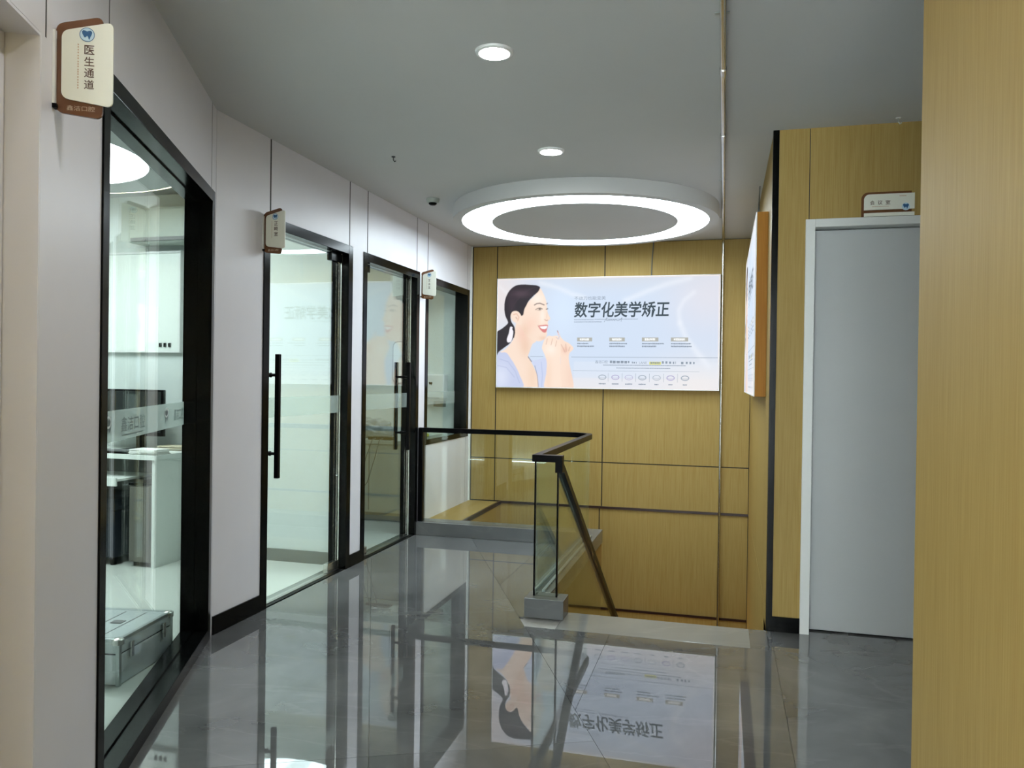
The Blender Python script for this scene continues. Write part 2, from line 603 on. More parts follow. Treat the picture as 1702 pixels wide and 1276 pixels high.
def build_floor():
    root = struct(empty('floor', (-0.8, 2.0, 0)), 'polished grey stone tile floor of the corridor')
    zones = [
        ([in_n(NL), out_n(0.0), (-1, 0, -XA), (0, 1, YC), (0, -1, -Y0)], 'B'),
        ([out_n(NL), (1, 0, -1.04), (0, 1, YC), (0, -1, -4.155)], 'A'),
        ([out_n(NL), (0, 1, 4.155), (0, -1, -4.0), (1, 0, -1.04)], 'A'),
        ([out_n(NL), (0, 1, 4.0), (0, -1, -1.94), (1, 0, 2.6)], 'A'),
        ([out_n(NL), (0, 1, 1.94), (0, -1, -Y0), (1, 0, 0.42)], 'A'),
        ([(-1, 0, -XR), (0, -1, -4.0), (0, 1, YD + 0.12), (1, 0, 2.6)], 'A'),
    ]
    g = 0.0008
    for planes, kind in zones:
        shr = [(a, b, c - g) for a, b, c in planes]
        if kind == 'A':
            cells = [[(x + g, y + g), (x + 0.8 - g, y + g), (x + 0.8 - g, y + 1.6 - g), (x + g, y + 1.6 - g)]
                     for x in [-0.545 + 0.8 * i for i in range(-4, 6)] for y in [4.0 + 1.6 * j for j in range(-5, 3)]]
        else:
            cells = []
            for i in range(-4, 5):
                for j in range(-2, 2):
                    s0, n0 = 1.383 + 1.6 * i, NL - 0.8 * (j + 1)
                    q = [bp(s0 + g, n0 + g, 0), bp(s0 + 1.6 - g, n0 + g, 0), bp(s0 + 1.6 - g, n0 + 0.8 - g, 0), bp(s0 + g, n0 + 0.8 - g, 0)]
                    cells.append([(v.x, v.y) for v in q])
        for c in cells:
            pl = clip(c, shr)
            if pl and area(pl) > 0.004:
                prism('tile', pl, lambda a, b, d: Vector((a, b, d)), -0.012, 0.0, 'tile', root)
    # bed under the tiles, with the stair opening left out
    boxes('bed', [(-2.7, -1.03, 4.3, 6.25, -0.2, -0.0125), (-2.7, 2.6, Y0, 4.3, -0.2, -0.0125), (XR, 2.6, 4.3, 4.6, -0.2, -0.0125)], 'grout', root)
    box('stair_nosing', -0.83, XR - 0.09, 4.005, 4.312, -0.05, 0.0005, 'nosing', root, bevel=0.002)
    box('threshold_block', -0.83, XR - 0.002, 4.003, 4.312, -0.05, 0.0, 'tile', root)
    return root


build_floor()


# ------------------------------------------------------------------ ceiling
struct(box('ceiling', -6.2, 3.0, Y0 - 0.2, 8.2, H, H + 0.15, 'ceil'), 'plain light grey painted ceiling')

# ------------------------------------------------------------------ walls
FRA = lambda y, z, d: Vector((XA + d, y, z))       # corridor left wall: (y, z, out)
FRB = lambda s, z, d: bp(s, d, z)                  # bent wall: (s, z, out)
FRK = lambda x, z, d: Vector((x, YB - d, z))       # end wall
FRD = lambda x, z, d: Vector((x, YD - d, z))       # wall with the white door
FRR = lambda y, z, d: Vector((XR - d, y, z))       # stairwell right wall
RC = lambda a0, a1, b0, b1: [(a0, b0), (a1, b0), (a1, b1), (a0, b1)]


def build_wall_left():
    w = struct(empty('wall_left', (XA - 0.06, 5.4, 0)), 'white panelled corridor wall with glass doors')
    c0, c1 = XA - 0.12, XA - 0.0013
    boxes('core', [(c0, c1 - 0.03, 3.33, 3.39, 0, H), (c0, c1, 3.39, 3.812, 0, H), (c0, c1, 3.812, 4.866, 2.182, H), (c0, c1, 4.866, 5.044, 0, H), (c0, c1, 5.044, 6.085, 2.175, H),
                   (c0, c1, 6.085, 6.239, 0, H), (c0, c1, 6.239, 7.404, 0, 0.723), (c0, c1, 6.239, 7.404, 2.183, H), (c0, c1, 7.404, YB, 0, H)], 'dark', w)
    t, D2, D3, W0, W1 = H, 2.187, 2.18, 0.728, 2.178
    panels = [
        [(3.385, 0), (3.806, 0), (3.806, D2), (3.863, D2), (3.863, t), (3.385, t)],
        RC(3.877, 4.821, D2, t),
        [(4.872, 0), (5.038, 0), (5.038, D3), (5.096, D3), (5.096, t), (4.834, t), (4.834, D2), (4.872, D2)],
        RC(5.110, 6.025, D3, t),
        [(6.09, 0), (6.269, 0), (6.269, W0), (6.233, W0), (6.233, W1), (6.269, W1), (6.269, t), (6.038, t), (6.038, D3), (6.09, D3)],
        RC(6.284, 7.348, W1, t), RC(6.284, 7.348, 0, W0),
        [(7.356, 0), (7.45, 0), (7.45, t), (7.356, t), (7.356, W1), (7.41, W1), (7.41, W0), (7.356, W0)],
    ]
    for p in panels:
        prism('wall_panel', p, FRA, -0.0012, 0.0, 'white', w)
    box('corner_trim', XA - 0.01, XA + 0.012, 7.452, 7.475, 0.083, H, 'trim', w)
    struct(box('baseboard_left', XA - 0.005, XA + 0.008, 3.39, 3.806, 0.0, 0.092, 'black'))
    struct(box('baseboard_pillar', XA - 0.005, XA + 0.008, 4.872, 5.038, 0.0, 0.085, 'black'))
    return w


build_wall_left()


def build_wall_bent():
    w = struct(empty('wall_left_front', bp(1.4, -0.06, 0)), 'white panelled wall with the tall black framed window')
    boxes('core', [(0.0, 0.05, -0.12, -0.0013, 0, H), (0.05, 1.644, -0.12, -0.0013, 2.195, H), (1.644, 2.073, -0.12, -0.0013, 0, H),
                   (2.073, 3.0, -0.12, -0.0013, 2.11, H), (3.0, 3.2, -0.12, -0.0013, 0, H)], 'dark', w, fr=bp)
    for p in ([(0.0, 0), (0.043, 0), (0.043, 2.2), (0.099, 2.2), (0.099, H), (0.0, H)],
              RC(0.110, 1.592, 2.2, H),
              [(1.65, 0), (2.073, 0), (2.073, 2.105), (2.043, 2.105), (2.043, H), (1.602, H), (1.602, 2.2), (1.65, 2.2)],
              RC(2.053, 3.2, 2.105, H), RC(3.0, 3.2, 0, 2.10)):
        prism('wall_panel', p, FRB, -0.0012, 0.0, 'white', w)
    d = struct(empty('door_4', bp(2.53, -0.08, 0)), 'white flush door set back in the white wall at the picture edge')
    box('reveal', 2.072, 2.08, -0.12, -0.0006, 0, 2.105, 'white', d, fr=bp)
    box('reveal', 2.993, 3.0, -0.12, -0.0014, 0, 2.105, 'white', d, fr=bp)
    box('head', 2.08, 2.993, -0.12, -0.0006, 2.097, 2.1045, 'white', d, fr=bp)
    box('leaf', 2.083, 2.99, -0.118, -0.076, 0.006, 2.095, 'white', d, fr=bp, bevel=0.002)
    # wall behind the camera, continuing the corridor
    e = bp(3.2, 0, 0)
    struct(box('wall_left_rear', e.x - 0.15, e.x, Y0, e.y, 0, H, 'white'))
    w3 = struct(empty('added_window', (-0.35, Y0 - 0.07, 0)), 'added glazed opening behind the viewer, unseen, letting in fill daylight')  # added glazing behind the camera so daylight lifts the ceiling
    for x in (e.x - 0.15, -0.37, 0.54):
        box('mullion', x, x + 0.06, Y0 - 0.12, Y0, 0, H, 'black', w3)
    for x0, x1 in ((e.x - 0.09, -0.37), (-0.31, 0.54)):
        box('rail', x0, x1, Y0 - 0.12, Y0, 0, 0.06, 'black', w3)
        box('rail', x0, x1, Y0 - 0.12, Y0, H - 0.06, H, 'black', w3)
        box('glass_pane', x0, x1, Y0 - 0.065, Y0 - 0.058, 0.06, H - 0.06, 'glass', w3)


build_wall_bent()

XS = -2.12      # left side of the stairwell below the ledge


def build_wall_back():
    w = struct(empty('wall_back', (-1.1, YB + 0.05, 0)), 'beige wood panelled wall at the end of the stairwell')
    boxes('core', [(-2.6, XR + 0.15, YB + 0.0042, YB + 0.15, -2.6, H)], 'dark', w)
    g = 0.005
    xs = [-2.44, -2.188, -1.115, -0.028, XR]
    zs = [-2.2, -0.887, 0.083, 0.514, H]
    for i in range(4):
        for j in range(4):
            off = -0.02 if j < 2 and i in (1, 2) else 0.0
            x0, x1 = xs[i] + (off if i else 0), xs[i + 1] + (off if i < 2 else 0)
            prism('wall_panel', RC(x0 + g, x1 - g, zs[j] + (0.011 if j in (1, 2) else g), zs[j + 1] - (0.011 if j in (0, 1) else g)), FRK, -0.004, 0.0, 'wood', w)
    box('dark_strip', XS, XR, YB - 0.012, YB + 0.01, 0.072, 0.094, 'maroon', w)
    box('dark_strip', XS, XR, YB - 0.006, YB + 0.01, -0.898, -0.876, 'maroon', w)
    # ledge beside the stairwell and its sides
    l = struct(empty('trim_1', (-2.28, 6.8, 0)), 'beige ledge at floor level behind the glass balustrade')
    box('ledge_top', XA, XS - 0.02, 6.25, YB, 0.0, 0.083, 'wood', l)
    box('ledge_edge', XS - 0.02, XS + 0.003, 6.25, YB - 0.002, 0.058, 0.09, 'maroon', l)
    struct(box('wall_stairwell_left', XS - 0.12, XS, 6.25, YB, -2.2, 0.058, 'wood'), 'beige side of the stairwell below the ledge')
    struct(box('wall_stairwell_front', XS, -1.03, 6.15, 6.25, -2.2, -0.01, 'wood'))
    struct(box('wall_stairwell_middle', -1.03, -0.925, 4.32, 6.25, -2.2, 0.0, 'wood'))


build_wall_back()


def build_wall_right():
    w = struct(empty('wall_right', (XR + 0.06, 5.9, 0)), 'beige wood panelled wall on the right of the stairs')
    box('core', XR + 0.0042, XR + 0.12, YD + 0.05, YB + 0.01, -2.6, H, 'dark', w)
    ys = [YD + 0.005, 4.76, 5.78, 6.78, YB]
    for i in range(4):
        for z0, z1 in ((-2.2, 0.08), (0.086, H)):
            prism('wall_panel', RC(ys[i] + 0.002, ys[i + 1] - 0.002, z0, z1), FRR, -0.004, 0.0, 'wood', w)
    d = struct(empty('wall_right_door', (0.9, YD + 0.06, 0)), 'beige wood wall around the white door')
    boxes('core', [(XR + 0.02, 0.405, YD + 0.0042, YD + 0.12, 0, H), (0.405, 1.3, YD + 0.0042, YD + 0.12, 2.14, H), (1.3, 2.6, YD + 0.0042, YD + 0.12, 0, H)], 'dark', d)
    for p in (RC(0.264, 0.4125, 0.0, H), RC(0.4165, 1.45, 2.147, H), RC(1.454, 2.6, 0.0, H), RC(1.29, 1.45, 0.0, 2.143)):
        if p[0][0] < 0.3:
            p = [(0.264, 0), (0.398, 0), (0.398, 2.147), (0.4125, 2.147), (0.4125, H), (0.264, H)]
        prism('wall_panel', p, FRD, -0.004, 0.0, 'wood', d)
    struct(box('trim_2', XR - 0.004, 0.262, YD - 0.004, YD + 0.03, 0, H, 'black'), 'black metal strip on the wall corner')
    struct(box('baseboard_right', 0.262, 0.398, YD - 0.009, YD, 0, 0.078, 'black'))
    # white door
    k = struct(empty('door_3', (0.85, YD, 0)), 'white flush door with white frame under the meeting room sign')
    box('frame_post', 0.398, 0.445, YD - 0.012, YD + 0.12, 0, 2.147, 'doorframe', k, bevel=0.002)
    box('frame_post', 1.245, 1.292, YD - 0.012, YD + 0.12, 0, 2.147, 'doorframe', k, bevel=0.002)
    box('frame_head', 0.445, 1.245, YD - 0.012, YD + 0.12, 2.105, 2.147, 'doorframe', k, bevel=0.002)
    lf = box('leaf', 0.449, 1.241, YD + 0.066, YD + 0.11, 0.008, 2.10, 'door', k, bevel=0.002)
    tube('door_handle', [(1.18, YD + 0.07, 1.0), (1.18, YD + 0.02, 1.0), (1.06, YD + 0.02, 1.0)], 0.009, 'steel', lf)
    box('door_gap', 0.445, 1.245, YD + 0.112, YD + 0.118, 0, 2.105, 'dark', k)
    # near wall on the right, its end corner is the beige edge in front
    n = struct(empty('wall_right_front', (0.5, 0, 0)), 'beige wood wall close on the right')
    box('core', 0.432, 0.60, Y0, 1.925, 0, H, 'dark', n)
    for y0, y1 in ((Y0, -0.6), (-0.597, 0.6), (0.603, 1.938)):
        box('wall_panel', 0.42, 0.432, y0, y1, 0, H, 'wood', n, bevel=0.003)
    box('end_panel', 0.432, 0.60, 1.926, 1.938, 0, H, 'wood', n)
    struct(box('wall_passage_right', 2.6, 2.75, 1.9, YD + 0.12, 0, H, 'white'))
    struct(box('wall_passage_front', 0.60, 2.75, 1.78, 1.93, 0, H, 'white'))


build_wall_right()


# stairs going down, away from the corridor
def build_stairs():
    st = struct(empty('stairs', (-0.35, 4.3, -2.2)), 'stone stairs going down below the corridor floor')
    for i in range(11):
        y0 = 4.32 + 0.28 * i
        box('step', -0.922, XR - 0.002, y0, y0 + 0.281, -0.17 * (i + 1) - 0.17, -0.17 * (i + 1), 'curb', st)
    box('landing', XS, XR - 0.002, 6.26, YB - 0.014, -2.3, -2.2, 'curb', st)


build_stairs()


def build_added_stair_lamp():
    c = (-0.35, YB - 0.05, -1.6)
    t = thing('added_stair_lamp', (c[0], c[1], c[2]), 'added warm wall lamp low in the stairwell, unseen below the corridor floor', 'wall lamp')  # added out of sight to give the lower panels their orange tone
    box('wall_plate', c[0] - 0.05, c[0] + 0.05, YB - 0.012, YB - 0.0005, c[2] - 0.08, c[2] + 0.08, 'brushed', t)
    lathe('globe', [(0, -0.08), (0.05, -0.065), (0.08, 0.0), (0.05, 0.065), (0, 0.08)], (c[0], YB - 0.10, c[2]), 'warmglobe', t, 24)


build_added_stair_lamp()


# ------------------------------------------------------------------ consulting rooms behind the glass
def build_rooms():
    struct(prism('floor_room', [(-5.6, 0.2), (bp(3.2, -0.12, 0).x, bp(3.2, -0.12, 0).y), (bp(0, -0.10, 0).x, bp(0, -0.10, 0).y), (XA - 0.1, 3.38), (XA - 0.1, 4.90), (-5.6, 4.90)],
                 lambda a, b, d: Vector((a, b, d)), -0.15, 0.0, 'roomfloor'), 'pale tile floor of the consulting room')
    struct(box('floor_treatment', -5.6, XA - 0.1, 4.98, 7.4, -0.15, 0.0, 'roomfloor'), 'pale tile floor of the treatment room')
    p = struct(box('wall_partition', -5.6, XA - 0.121, 4.90, 4.98, 0, H, 'roomwall'), 'white wall between the two glass fronted rooms')
    struct(box('baseboard_partition', -5.6, XA - 0.125, 4.888, 4.90, 0, 0.085, 'mid'))
    struct(box('wall_room_left', -5.75, -5.6, 0.0, 7.5, 0, H, 'roomwall'))
    struct(box('wall_room_front', -5.75, bp(3.2, -0.13, 0).x, 0.05, 0.2, 0, H, 'roomwall'))
    struct(box('wall_room_back', -5.75, XA - 0.121, 7.40, YB, 0, H, 'roomwall'), 'pale wall behind the wash counter')


build_rooms()


# ------------------------------------------------------------------ glass fronts
def tooth(ca, cb, s):
    pts = [(-.95, .55), (-.7, .85), (-.35, .8), (0, .62), (.35, .8), (.72, .82), (.95, .5), (.85, .05), (.62, -.4), (.45, -.95), (.3, -.9),
           (.22, -.45), (0, -.2), (-.25, -.5), (-.42, -.6), (-.62, -.3), (-.85, .1)]
    return poly2([(ca + x * s, cb + y * s) for x, y in pts])


def build_window1():
    w = struct(empty('window_1', bp(0.85, -0.06, 0)), 'tall black framed fixed window of the consulting room')
    s0, s1, zt, f, dn = 0.043, 1.65, 2.2, 0.056, -0.125
    box('jamb', s0, s0 + f, dn, 0.006, 0, zt, 'black', w, fr=bp, bevel=0.002)
    box('jamb', s1 - f, s1, dn, 0.006, 0, zt, 'black', w, fr=bp, bevel=0.002)
    box('head', s0 + f, s1 - f, dn, 0.006, zt - f, zt, 'black', w, fr=bp, bevel=0.002)
    box('sill', s0 + f, s1 - f, dn, 0.006, 0, f, 'black', w, fr=bp, bevel=0.002)
    b0, b1 = s0 + f, s1 - f
    for nm, q in (('glazing_bead', (b0, b0 + 0.008, -0.115, -0.06, f, zt - f)), ('glazing_bead', (b0, b1, -0.115, -0.06, f, f + 0.008)),
                  ('glazing_bead', (b0, b1, -0.115, -0.06, zt - f - 0.008, zt - f))):
        box(nm, *q, 'black', w, fr=bp)
    box('glass_pane', b0, b1, -0.122, -0.116, f, zt - f, 'glass', w, fr=bp)
    fm = box('frosted_band', b0 + 0.01, b1, -0.1158, -0.1152, 1.06, 1.17, 'film', w, fr=bp)
    fr = lambda a, b, d: bp(a, d, b)
    z0 = 1.115
    # s grows towards the camera, so print runs from large s to small s
    def txt(body, sa, sb, za, zb, wt=0.0):
        v, fc = fit_text(body, 0, 1, za, zb, wt)
        return [(sa + (sb - sa) * x, y) for x, y in v], fc
    for sa, sb, sl in ((1.06, 0.76, 1.20), (0.30, 0.12, 0.43)):
        flat('band_lettering', [txt('鑫洁口腔', sa, sb, 1.088, 1.142, 0.0)], fr, -0.1148, 'filmink', fm)
        flat('band_logo', [tooth(sl, z0, 0.036)], fr, -0.1147, 'filmink', fm)
        flat('logo_ring', [ring2(sl, z0 + 0.016, 0.03, 0.022, 0.008)], fr, -0.1144, 'filmwhite', fm)
    tag(flat('small_lettering', dashes(0.78, 1.05, 1.072, 1.078, 5), fr, -0.1148, 'filmink', fm), kind='stuff')
    return w


build_window1()


def build_window2():
    w = struct(empty('window_2', (XA - 0.06, 6.82, 0.728)), 'black framed window of the treatment room beside the stairwell')
    a0, a1, z0, z1, f = 6.233, 7.41, 0.728, 2.178, 0.06
    x0, x1 = XA - 0.125, XA + 0.006
    box('jamb', x0, x1, a0, a0 + f, z0, z1, 'black', w, bevel=0.002)
    box('jamb', x0, x1, a1 - f, a1, z0, z1, 'black', w, bevel=0.002)
    box('head', x0, x1, a0 + f, a1 - f, z1 - f, z1, 'black', w, bevel=0.002)
    box('sill', x0, x1, a0 + f, a1 - f, z0, z0 + 0.045, 'black', w, bevel=0.002)
    box('glazing_bead', XA - 0.115, XA - 0.06, a1 - f - 0.008, a1 - f, z0 + f, z1 - f, 'black', w)
    box('glass_pane', XA - 0.122, XA - 0.116, a0 + f, a1 - f, z0 + 0.045, z1 - f, 'glass', w)
    box('frosted_band', XA - 0.1158, XA - 0.1152, a0 + f, a1 - f, 1.06, 1.175, 'film2', w)
    return w


build_window2()


def build_glass_door(name, y0, y1, zt, hinge, handle_y, label):
    d = struct(empty(name, (XA - 0.06, (y0 + y1) / 2, 0)), label)
    f = 0.06
    x0, x1 = XA - 0.125, XA + 0.006
    for a, b in ((y0, y0 + f), (y1 - f, y1)):
        box('jamb', x0, x1, a, b, 0, zt, 'black', d, bevel=0.002)
    box('head', x0, x1, y0 + f, y1 - f, zt - f, zt, 'black', d, bevel=0.002)
    box('door_stop', XA - 0.052, XA - 0.044, y1 - f - 0.008, y1 - f, 0, zt - f, 'steel', d)
    box('threshold', XA - 0.115, XA - 0.035, y0 + f, y1 - f, 0.0002, 0.006, 'steel', d)
    box('threshold_edge', XA - 0.035, XA - 0.005, y0 + f, y1 - f, 0.0002, 0.004, 'blackm', d)
    g0, g1 = y0 + f + 0.005, y1 - f - 0.01
    leaf = box('glass_leaf', XA - 0.066, XA - 0.056, g0, g1, 0.012, zt - f - 0.006, 'doorglass', d)
    box('frosted_band', XA - 0.0555, XA - 0.0549, g0, g1, 1.06, 1.175, 'film2', leaf)
    ph0, ph1 = (g1 - 0.14, g1) if hinge == 'far' else (g0, g0 + 0.14)
    box('patch_fitting', XA - 0.078, XA - 0.044, ph0, ph1, zt - f - 0.06, zt - f - 0.003, 'black', leaf, bevel=0.003)
    box('patch_fitting', XA - 0.078, XA - 0.044, ph0, ph1, 0.008, 0.065, 'steel', leaf, bevel=0.003)
    for s in (1, -1):
        xb = XA - 0.061 + s * 0.055
        h = box('pull_handle', xb - 0.013, xb + 0.013, handle_y - 0.013, handle_y + 0.013, 0.715, 1.425, 'blackm', leaf, bevel=0.003)
    for s in (1, -1):
        for z in (0.855, 1.305):
            xa = XA - 0.061
            tube('handle_mount', [(xa + s * 0.005, handle_y, z), (xa + s * 0.012, handle_y, z), (xa + s * 0.014, handle_y, z), (xa + s * 0.043, handle_y, z)], 0.01, 'blackm', leaf,
                 radii=[0.014, 0.014, 0.009, 0.009])
    return d


build_glass_door('door_1', 3.806, 4.872, 2.187, 'far', 3.975, 'frameless glass door beside the tall window, black bar handle near its close edge')
build_glass_door('door_2', 5.038, 6.09, 2.18, 'near', 5.905, 'frameless glass door beside the treatment room window, bar handle near its far edge')

# ------------------------------------------------------------------ balustrade
RZ = 0.867     # centre height of the rail


def arc(cx, cy, r, a0, a1, n=10):
    return [(cx + r * math.cos(a0 + (a1 - a0) * i / n), cy + r * math.sin(a0 + (a1 - a0) * i / n)) for i in range(n + 1)]


def build_balustrade():
    cb = struct(empty('trim_3', (-1.5, 6.1, 0)), 'low grey stone curb under the glass balustrade')
    box('curb_back', XA + 0.001, -1.03, YC, 6.26, 0.0, 0.105, 'curb', cb, bevel=0.003)
    box('curb_side', -1.03, -0.92, 4.30, 6.26, 0.0, 0.105, 'curb', cb, bevel=0.003)
    box('end_block', -1.037, -0.818, 4.155, 4.302, 0.0, 0.105, 'curb', cb, bevel=0.003)
    b = thing('glass_balustrade', (-1.6, 6.0, 0.105), 'clear glass balustrade with black handrail around the stairwell', 'balustrade')
    path = [(-2.45, 6.13)] + [(-1.4, 6.13)] + arc(-1.16, 5.96, 0.17, math.pi / 2, 0) + [(-0.99, 5.0), (-0.99, 4.225)]
    bar('handrail', [(x, y, RZ) for x, y in path], 0.042, 0.038, 'blackm', b)
    box('wall_post', XA + 0.002, XA + 0.042, 6.105, 6.155, 0.105, RZ + 0.018, 'blackm', b)
    z0, z1 = 0.105, RZ - 0.019
    box('glass_panel', XA + 0.045, -1.17, 6.125, 6.135, z0, z1, 'railglass', b)
    # bent corner pane
    o, i_ = arc(-1.16, 5.96, 0.175, math.pi / 2, 0), arc(-1.16, 5.96, 0.165, math.pi / 2, 0)
    pl = o + i_[::-1]
    vs = [Vector((x, y, z)) for z in (z0, z1) for x, y in pl]
    n = len(pl)
    k = len(o)
    fs = []
    for q in range(k - 1):
        for off in (0, n):
            fs.append((off + q, off + q + 1, off + n - 2 - q, off + n - 1 - q))
    fs += [(q, (q + 1) % n, n + (q + 1) % n, n + q) for q in range(n)]
    mk('corner_glass', vs, fs, 'railglass', b, smooth=True)
    box('glass_panel', -0.995, -0.985, 4.245, 5.955, z0, z1, 'railglass', b)
    box('glass_shoe', -0.972, -0.955, 4.31, 5.95, 0.105, 0.116, 'brushed', b)
    box('glass_shoe', -1.02, -1.008, 4.31, 5.95, 0.105, 0.116, 'brushed', b)
    # end pane over the block with its black edges, and the cap over it
    box('end_glass', -0.995, -0.874, 4.222, 4.230, z0, z1, 'railglass', b)
    box('edge_seal', -1.002, -0.994, 4.218, 4.236, z0, z1, 'blackm', b)
    box('edge_seal', -0.875, -0.867, 4.218, 4.236, z0, z1, 'blackm', b)
    box('rail_cap', -1.012, -0.842, 4.195, 4.24, RZ - 0.019, RZ + 0.019, 'blackm', b)
    box('rail_joint', -0.882, -0.842, 4.197, 4.24, RZ - 0.075, RZ - 0.019, 'blackm', b)
    # descending side
    sl = 0.632
    y0, y1 = 4.236, 7.0
    zt = RZ - 0.045
    bar('stair_handrail', [(-0.862, y0, zt), (-0.862, y1, zt - sl * (y1 - y0))], 0.04, 0.038, 'blackm', b)
    q = [(y0 + 0.01, zt - 0.03), (y1, zt - 0.03 - sl * (y1 - y0)), (y1, zt - 0.72 - sl * (y1 - y0)), (y0 + 0.22, zt - 0.72 - sl * 0.22), (y0 + 0.07, 0.105), (y0 + 0.01, 0.105)]
    prism('stair_glass', q, lambda a, bb, d: Vector((d, a, bb)), -0.875, -0.865, 'railglass', b)
    return b


build_balustrade()


# ------------------------------------------------------------------ light boxes
def paint_print(NX=520, NY=260):
    """colours of the printed picture, evaluated on a fine grid (origin bottom left)"""
    SS = 2
    w, h = NX * SS, NY * SS
    uu, vv = np.meshgrid((np.arange(w) + 0.5) / w, (np.arange(h) + 0.5) / h)   # v downwards
    px, py = 40 + uu * 2354, 85 + vv * 1140        # drawing units
    C3 = lambda r, g, b: np.array(srgb(r, g, b)[:3])

    def blur(a, r):
        if r < 1:
            return a
        k = np.exp(-0.5 * (np.arange(-3 * r, 3 * r + 1) / r) ** 2)
        k /= k.sum()
        for ax in (0, 1):
            pad = [(0, 0)] * a.ndim
            pad[ax] = (3 * r, 3 * r)
            p = np.pad(a, pad, mode='edge')
            out = np.zeros_like(a)
            for i, kk in enumerate(k):
                sl = [slice(None)] * a.ndim
                sl[ax] = slice(i, i + a.shape[ax])
                out += kk * p[tuple(sl)]
            a = out
        return a

    def inside(pts):
        pts = np.array(pts, float)
        m = np.zeros(px.shape, bool)
        x0, y0, x1, y1 = pts[:, 0].min(), pts[:, 1].min(), pts[:, 0].max(), pts[:, 1].max()
        c0, c1 = max(0, int((x0 - 40) / 2354 * w) - 1), min(w, int((x1 - 40) / 2354 * w) + 2)
        r0, r1 = max(0, int((y0 - 85) / 1140 * h) - 1), min(h, int((y1 - 85) / 1140 * h) + 2)
        if c1 <= c0 or r1 <= r0:
            return m.astype(float)
        X, Y = px[r0:r1, c0:c1], py[r0:r1, c0:c1]
        s = np.zeros(X.shape, bool)
        for i in range(len(pts)):
            (ax, ay), (bx, by) = pts[i - 1], pts[i]
            if ay == by:
                continue
            s ^= ((ay > Y) != (by > Y)) & (X < (bx - ax) * (Y - ay) / (by - ay) + ax)
        m[r0:r1, c0:c1] = s
        return m.astype(float)

    def smooth(pts, n=6):
        pts = [np.array(p, float) for p in pts]
        out = []
        N = len(pts)
        for i in range(N):
            p0, p1, p2, p3 = pts[i - 1], pts[i], pts[(i + 1) % N], pts[(i + 2) % N]
            for k in range(n):
                t = k / n
                out.append(0.5 * ((2 * p1) + (p2 - p0) * t + (2 * p0 - 5 * p1 + 4 * p2 - p3) * t * t + (3 * p1 - p0 - 3 * p2 + p3) * t ** 3))
        return out

    img = np.zeros((h, w, 3))

    def over(mask, col, a=1.0):
        m = (mask * a)[..., None]
        img[:] = img * (1 - m) + np.asarray(col) * m

    def spot(cx, cy, rx, ry, col, a, clipm=None):
        g = np.exp(-((px - cx) / rx) ** 2 - ((py - cy) / ry) ** 2)
        if clipm is not None:
            g = g * clipm
        over(g, col, a)

    def stroke(pts, wd, col, a=1.0, soft=1):
        m = np.zeros(px.shape)
        for (ax, ay), (bx, by) in zip(pts, pts[1:]):
            L2 = max((bx - ax) ** 2 + (by - ay) ** 2, 1e-6)
            t = np.clip(((px - ax) * (bx - ax) + (py - ay) * (by - ay)) / L2, 0, 1)
            dd = np.hypot(px - ax - t * (bx - ax), py - ay - t * (by - ay))
            m = np.maximum(m, np.clip((wd - dd) / soft, 0, 1))
        over(m, col, a)

    # ground: pale blue, warmer towards the edges, with soft white folds
    over(np.ones(px.shape), C3(206, 220, 240))
    spot(60, 250, 330, 420, C3(232, 224, 224), 0.95)
    spot(2300, 250, 420, 420, C3(224, 222, 230), 0.85)
    spot(1250, 60, 900, 130, C3(212, 216, 224), 0.9)
    spot(2200, 1200, 500, 260, C3(240, 232, 226), 0.95)
    spot(1000, 1230, 700, 130, C3(226, 224, 228), 0.8)
    spot(760, 420, 170, 280, C3(214, 230, 250), 0.8)
    for pts, wd in (([(520, 130), (700, 180), (860, 250), (1000, 290)], 16), ([(2000, 560), (2060, 700), (2160, 830), (2290, 990)], 20),
                    ([(1430, 330), (1650, 240), (1850, 170), (2100, 110)], 18), ([(2000, 560), (1985, 430), (2040, 330), (2140, 250)], 14),
                    ([(60, 160), (110, 210), (160, 240)], 8)):
        stroke(pts, wd * 2.2, C3(240, 244, 250), 0.55, wd * 2.2)
    img[:] = blur(img, 5)
    ed = np.minimum(np.minimum(px - 40, 2394 - px) / 14, np.minimum(py - 85, 1225 - py) / 14)
    over(np.clip(1 - ed, 0, 1), C3(255, 236, 226), 0.85)

    skin, skinS, skinL = C3(246, 222, 204), C3(232, 194, 168), C3(254, 240, 228)
    hair = C3(42, 34, 42)
    # neck and chest
    neck = smooth([(250, 560), (340, 470), (420, 600), (480, 735), (440, 770), (405, 860), (395, 905), (440, 980), (480, 1060), (505, 1140), (515, 1240),
                   (300, 1240), (270, 1060), (200, 930), (70, 868), (130, 830), (190, 770), (235, 690)], 3)
    nm = inside(neck)
    over(nm, skin)
    spot(330, 660, 70, 110, C3(240, 190, 172), 0.55, nm)
    spot(360, 800, 60, 110, skinS, 0.6, nm)
    spot(440, 1100, 60, 200, C3(238, 208, 184), 0.7, nm)
    # shirt
    shirt = C3(196, 204, 232)
    sh1 = inside(smooth([(33, 880), (90, 862), (150, 866), (200, 930), (255, 1010), (305, 1110), (335, 1240), (33, 1240)], 3))
    over(sh1, shirt)
    spot(90, 1120, 90, 130, C3(220, 226, 244), 0.8, sh1)
    for q in ([(70, 930), (170, 960), (250, 1060), (300, 1180)], [(50, 1000), (150, 1020), (240, 1120)]):
        stroke(q, 7, C3(158, 170, 206), 0.5, 7)
    sh2 = inside(smooth([(395, 905), (440, 945), (520, 930), (575, 915), (612, 960), (600, 1100), (575, 1240), (520, 1240), (505, 1130), (470, 1020)], 3))
    over(sh2, C3(204, 212, 238))
    stroke([(392, 905), (430, 955)], 6, C3(90, 92, 110), 0.9, 4)
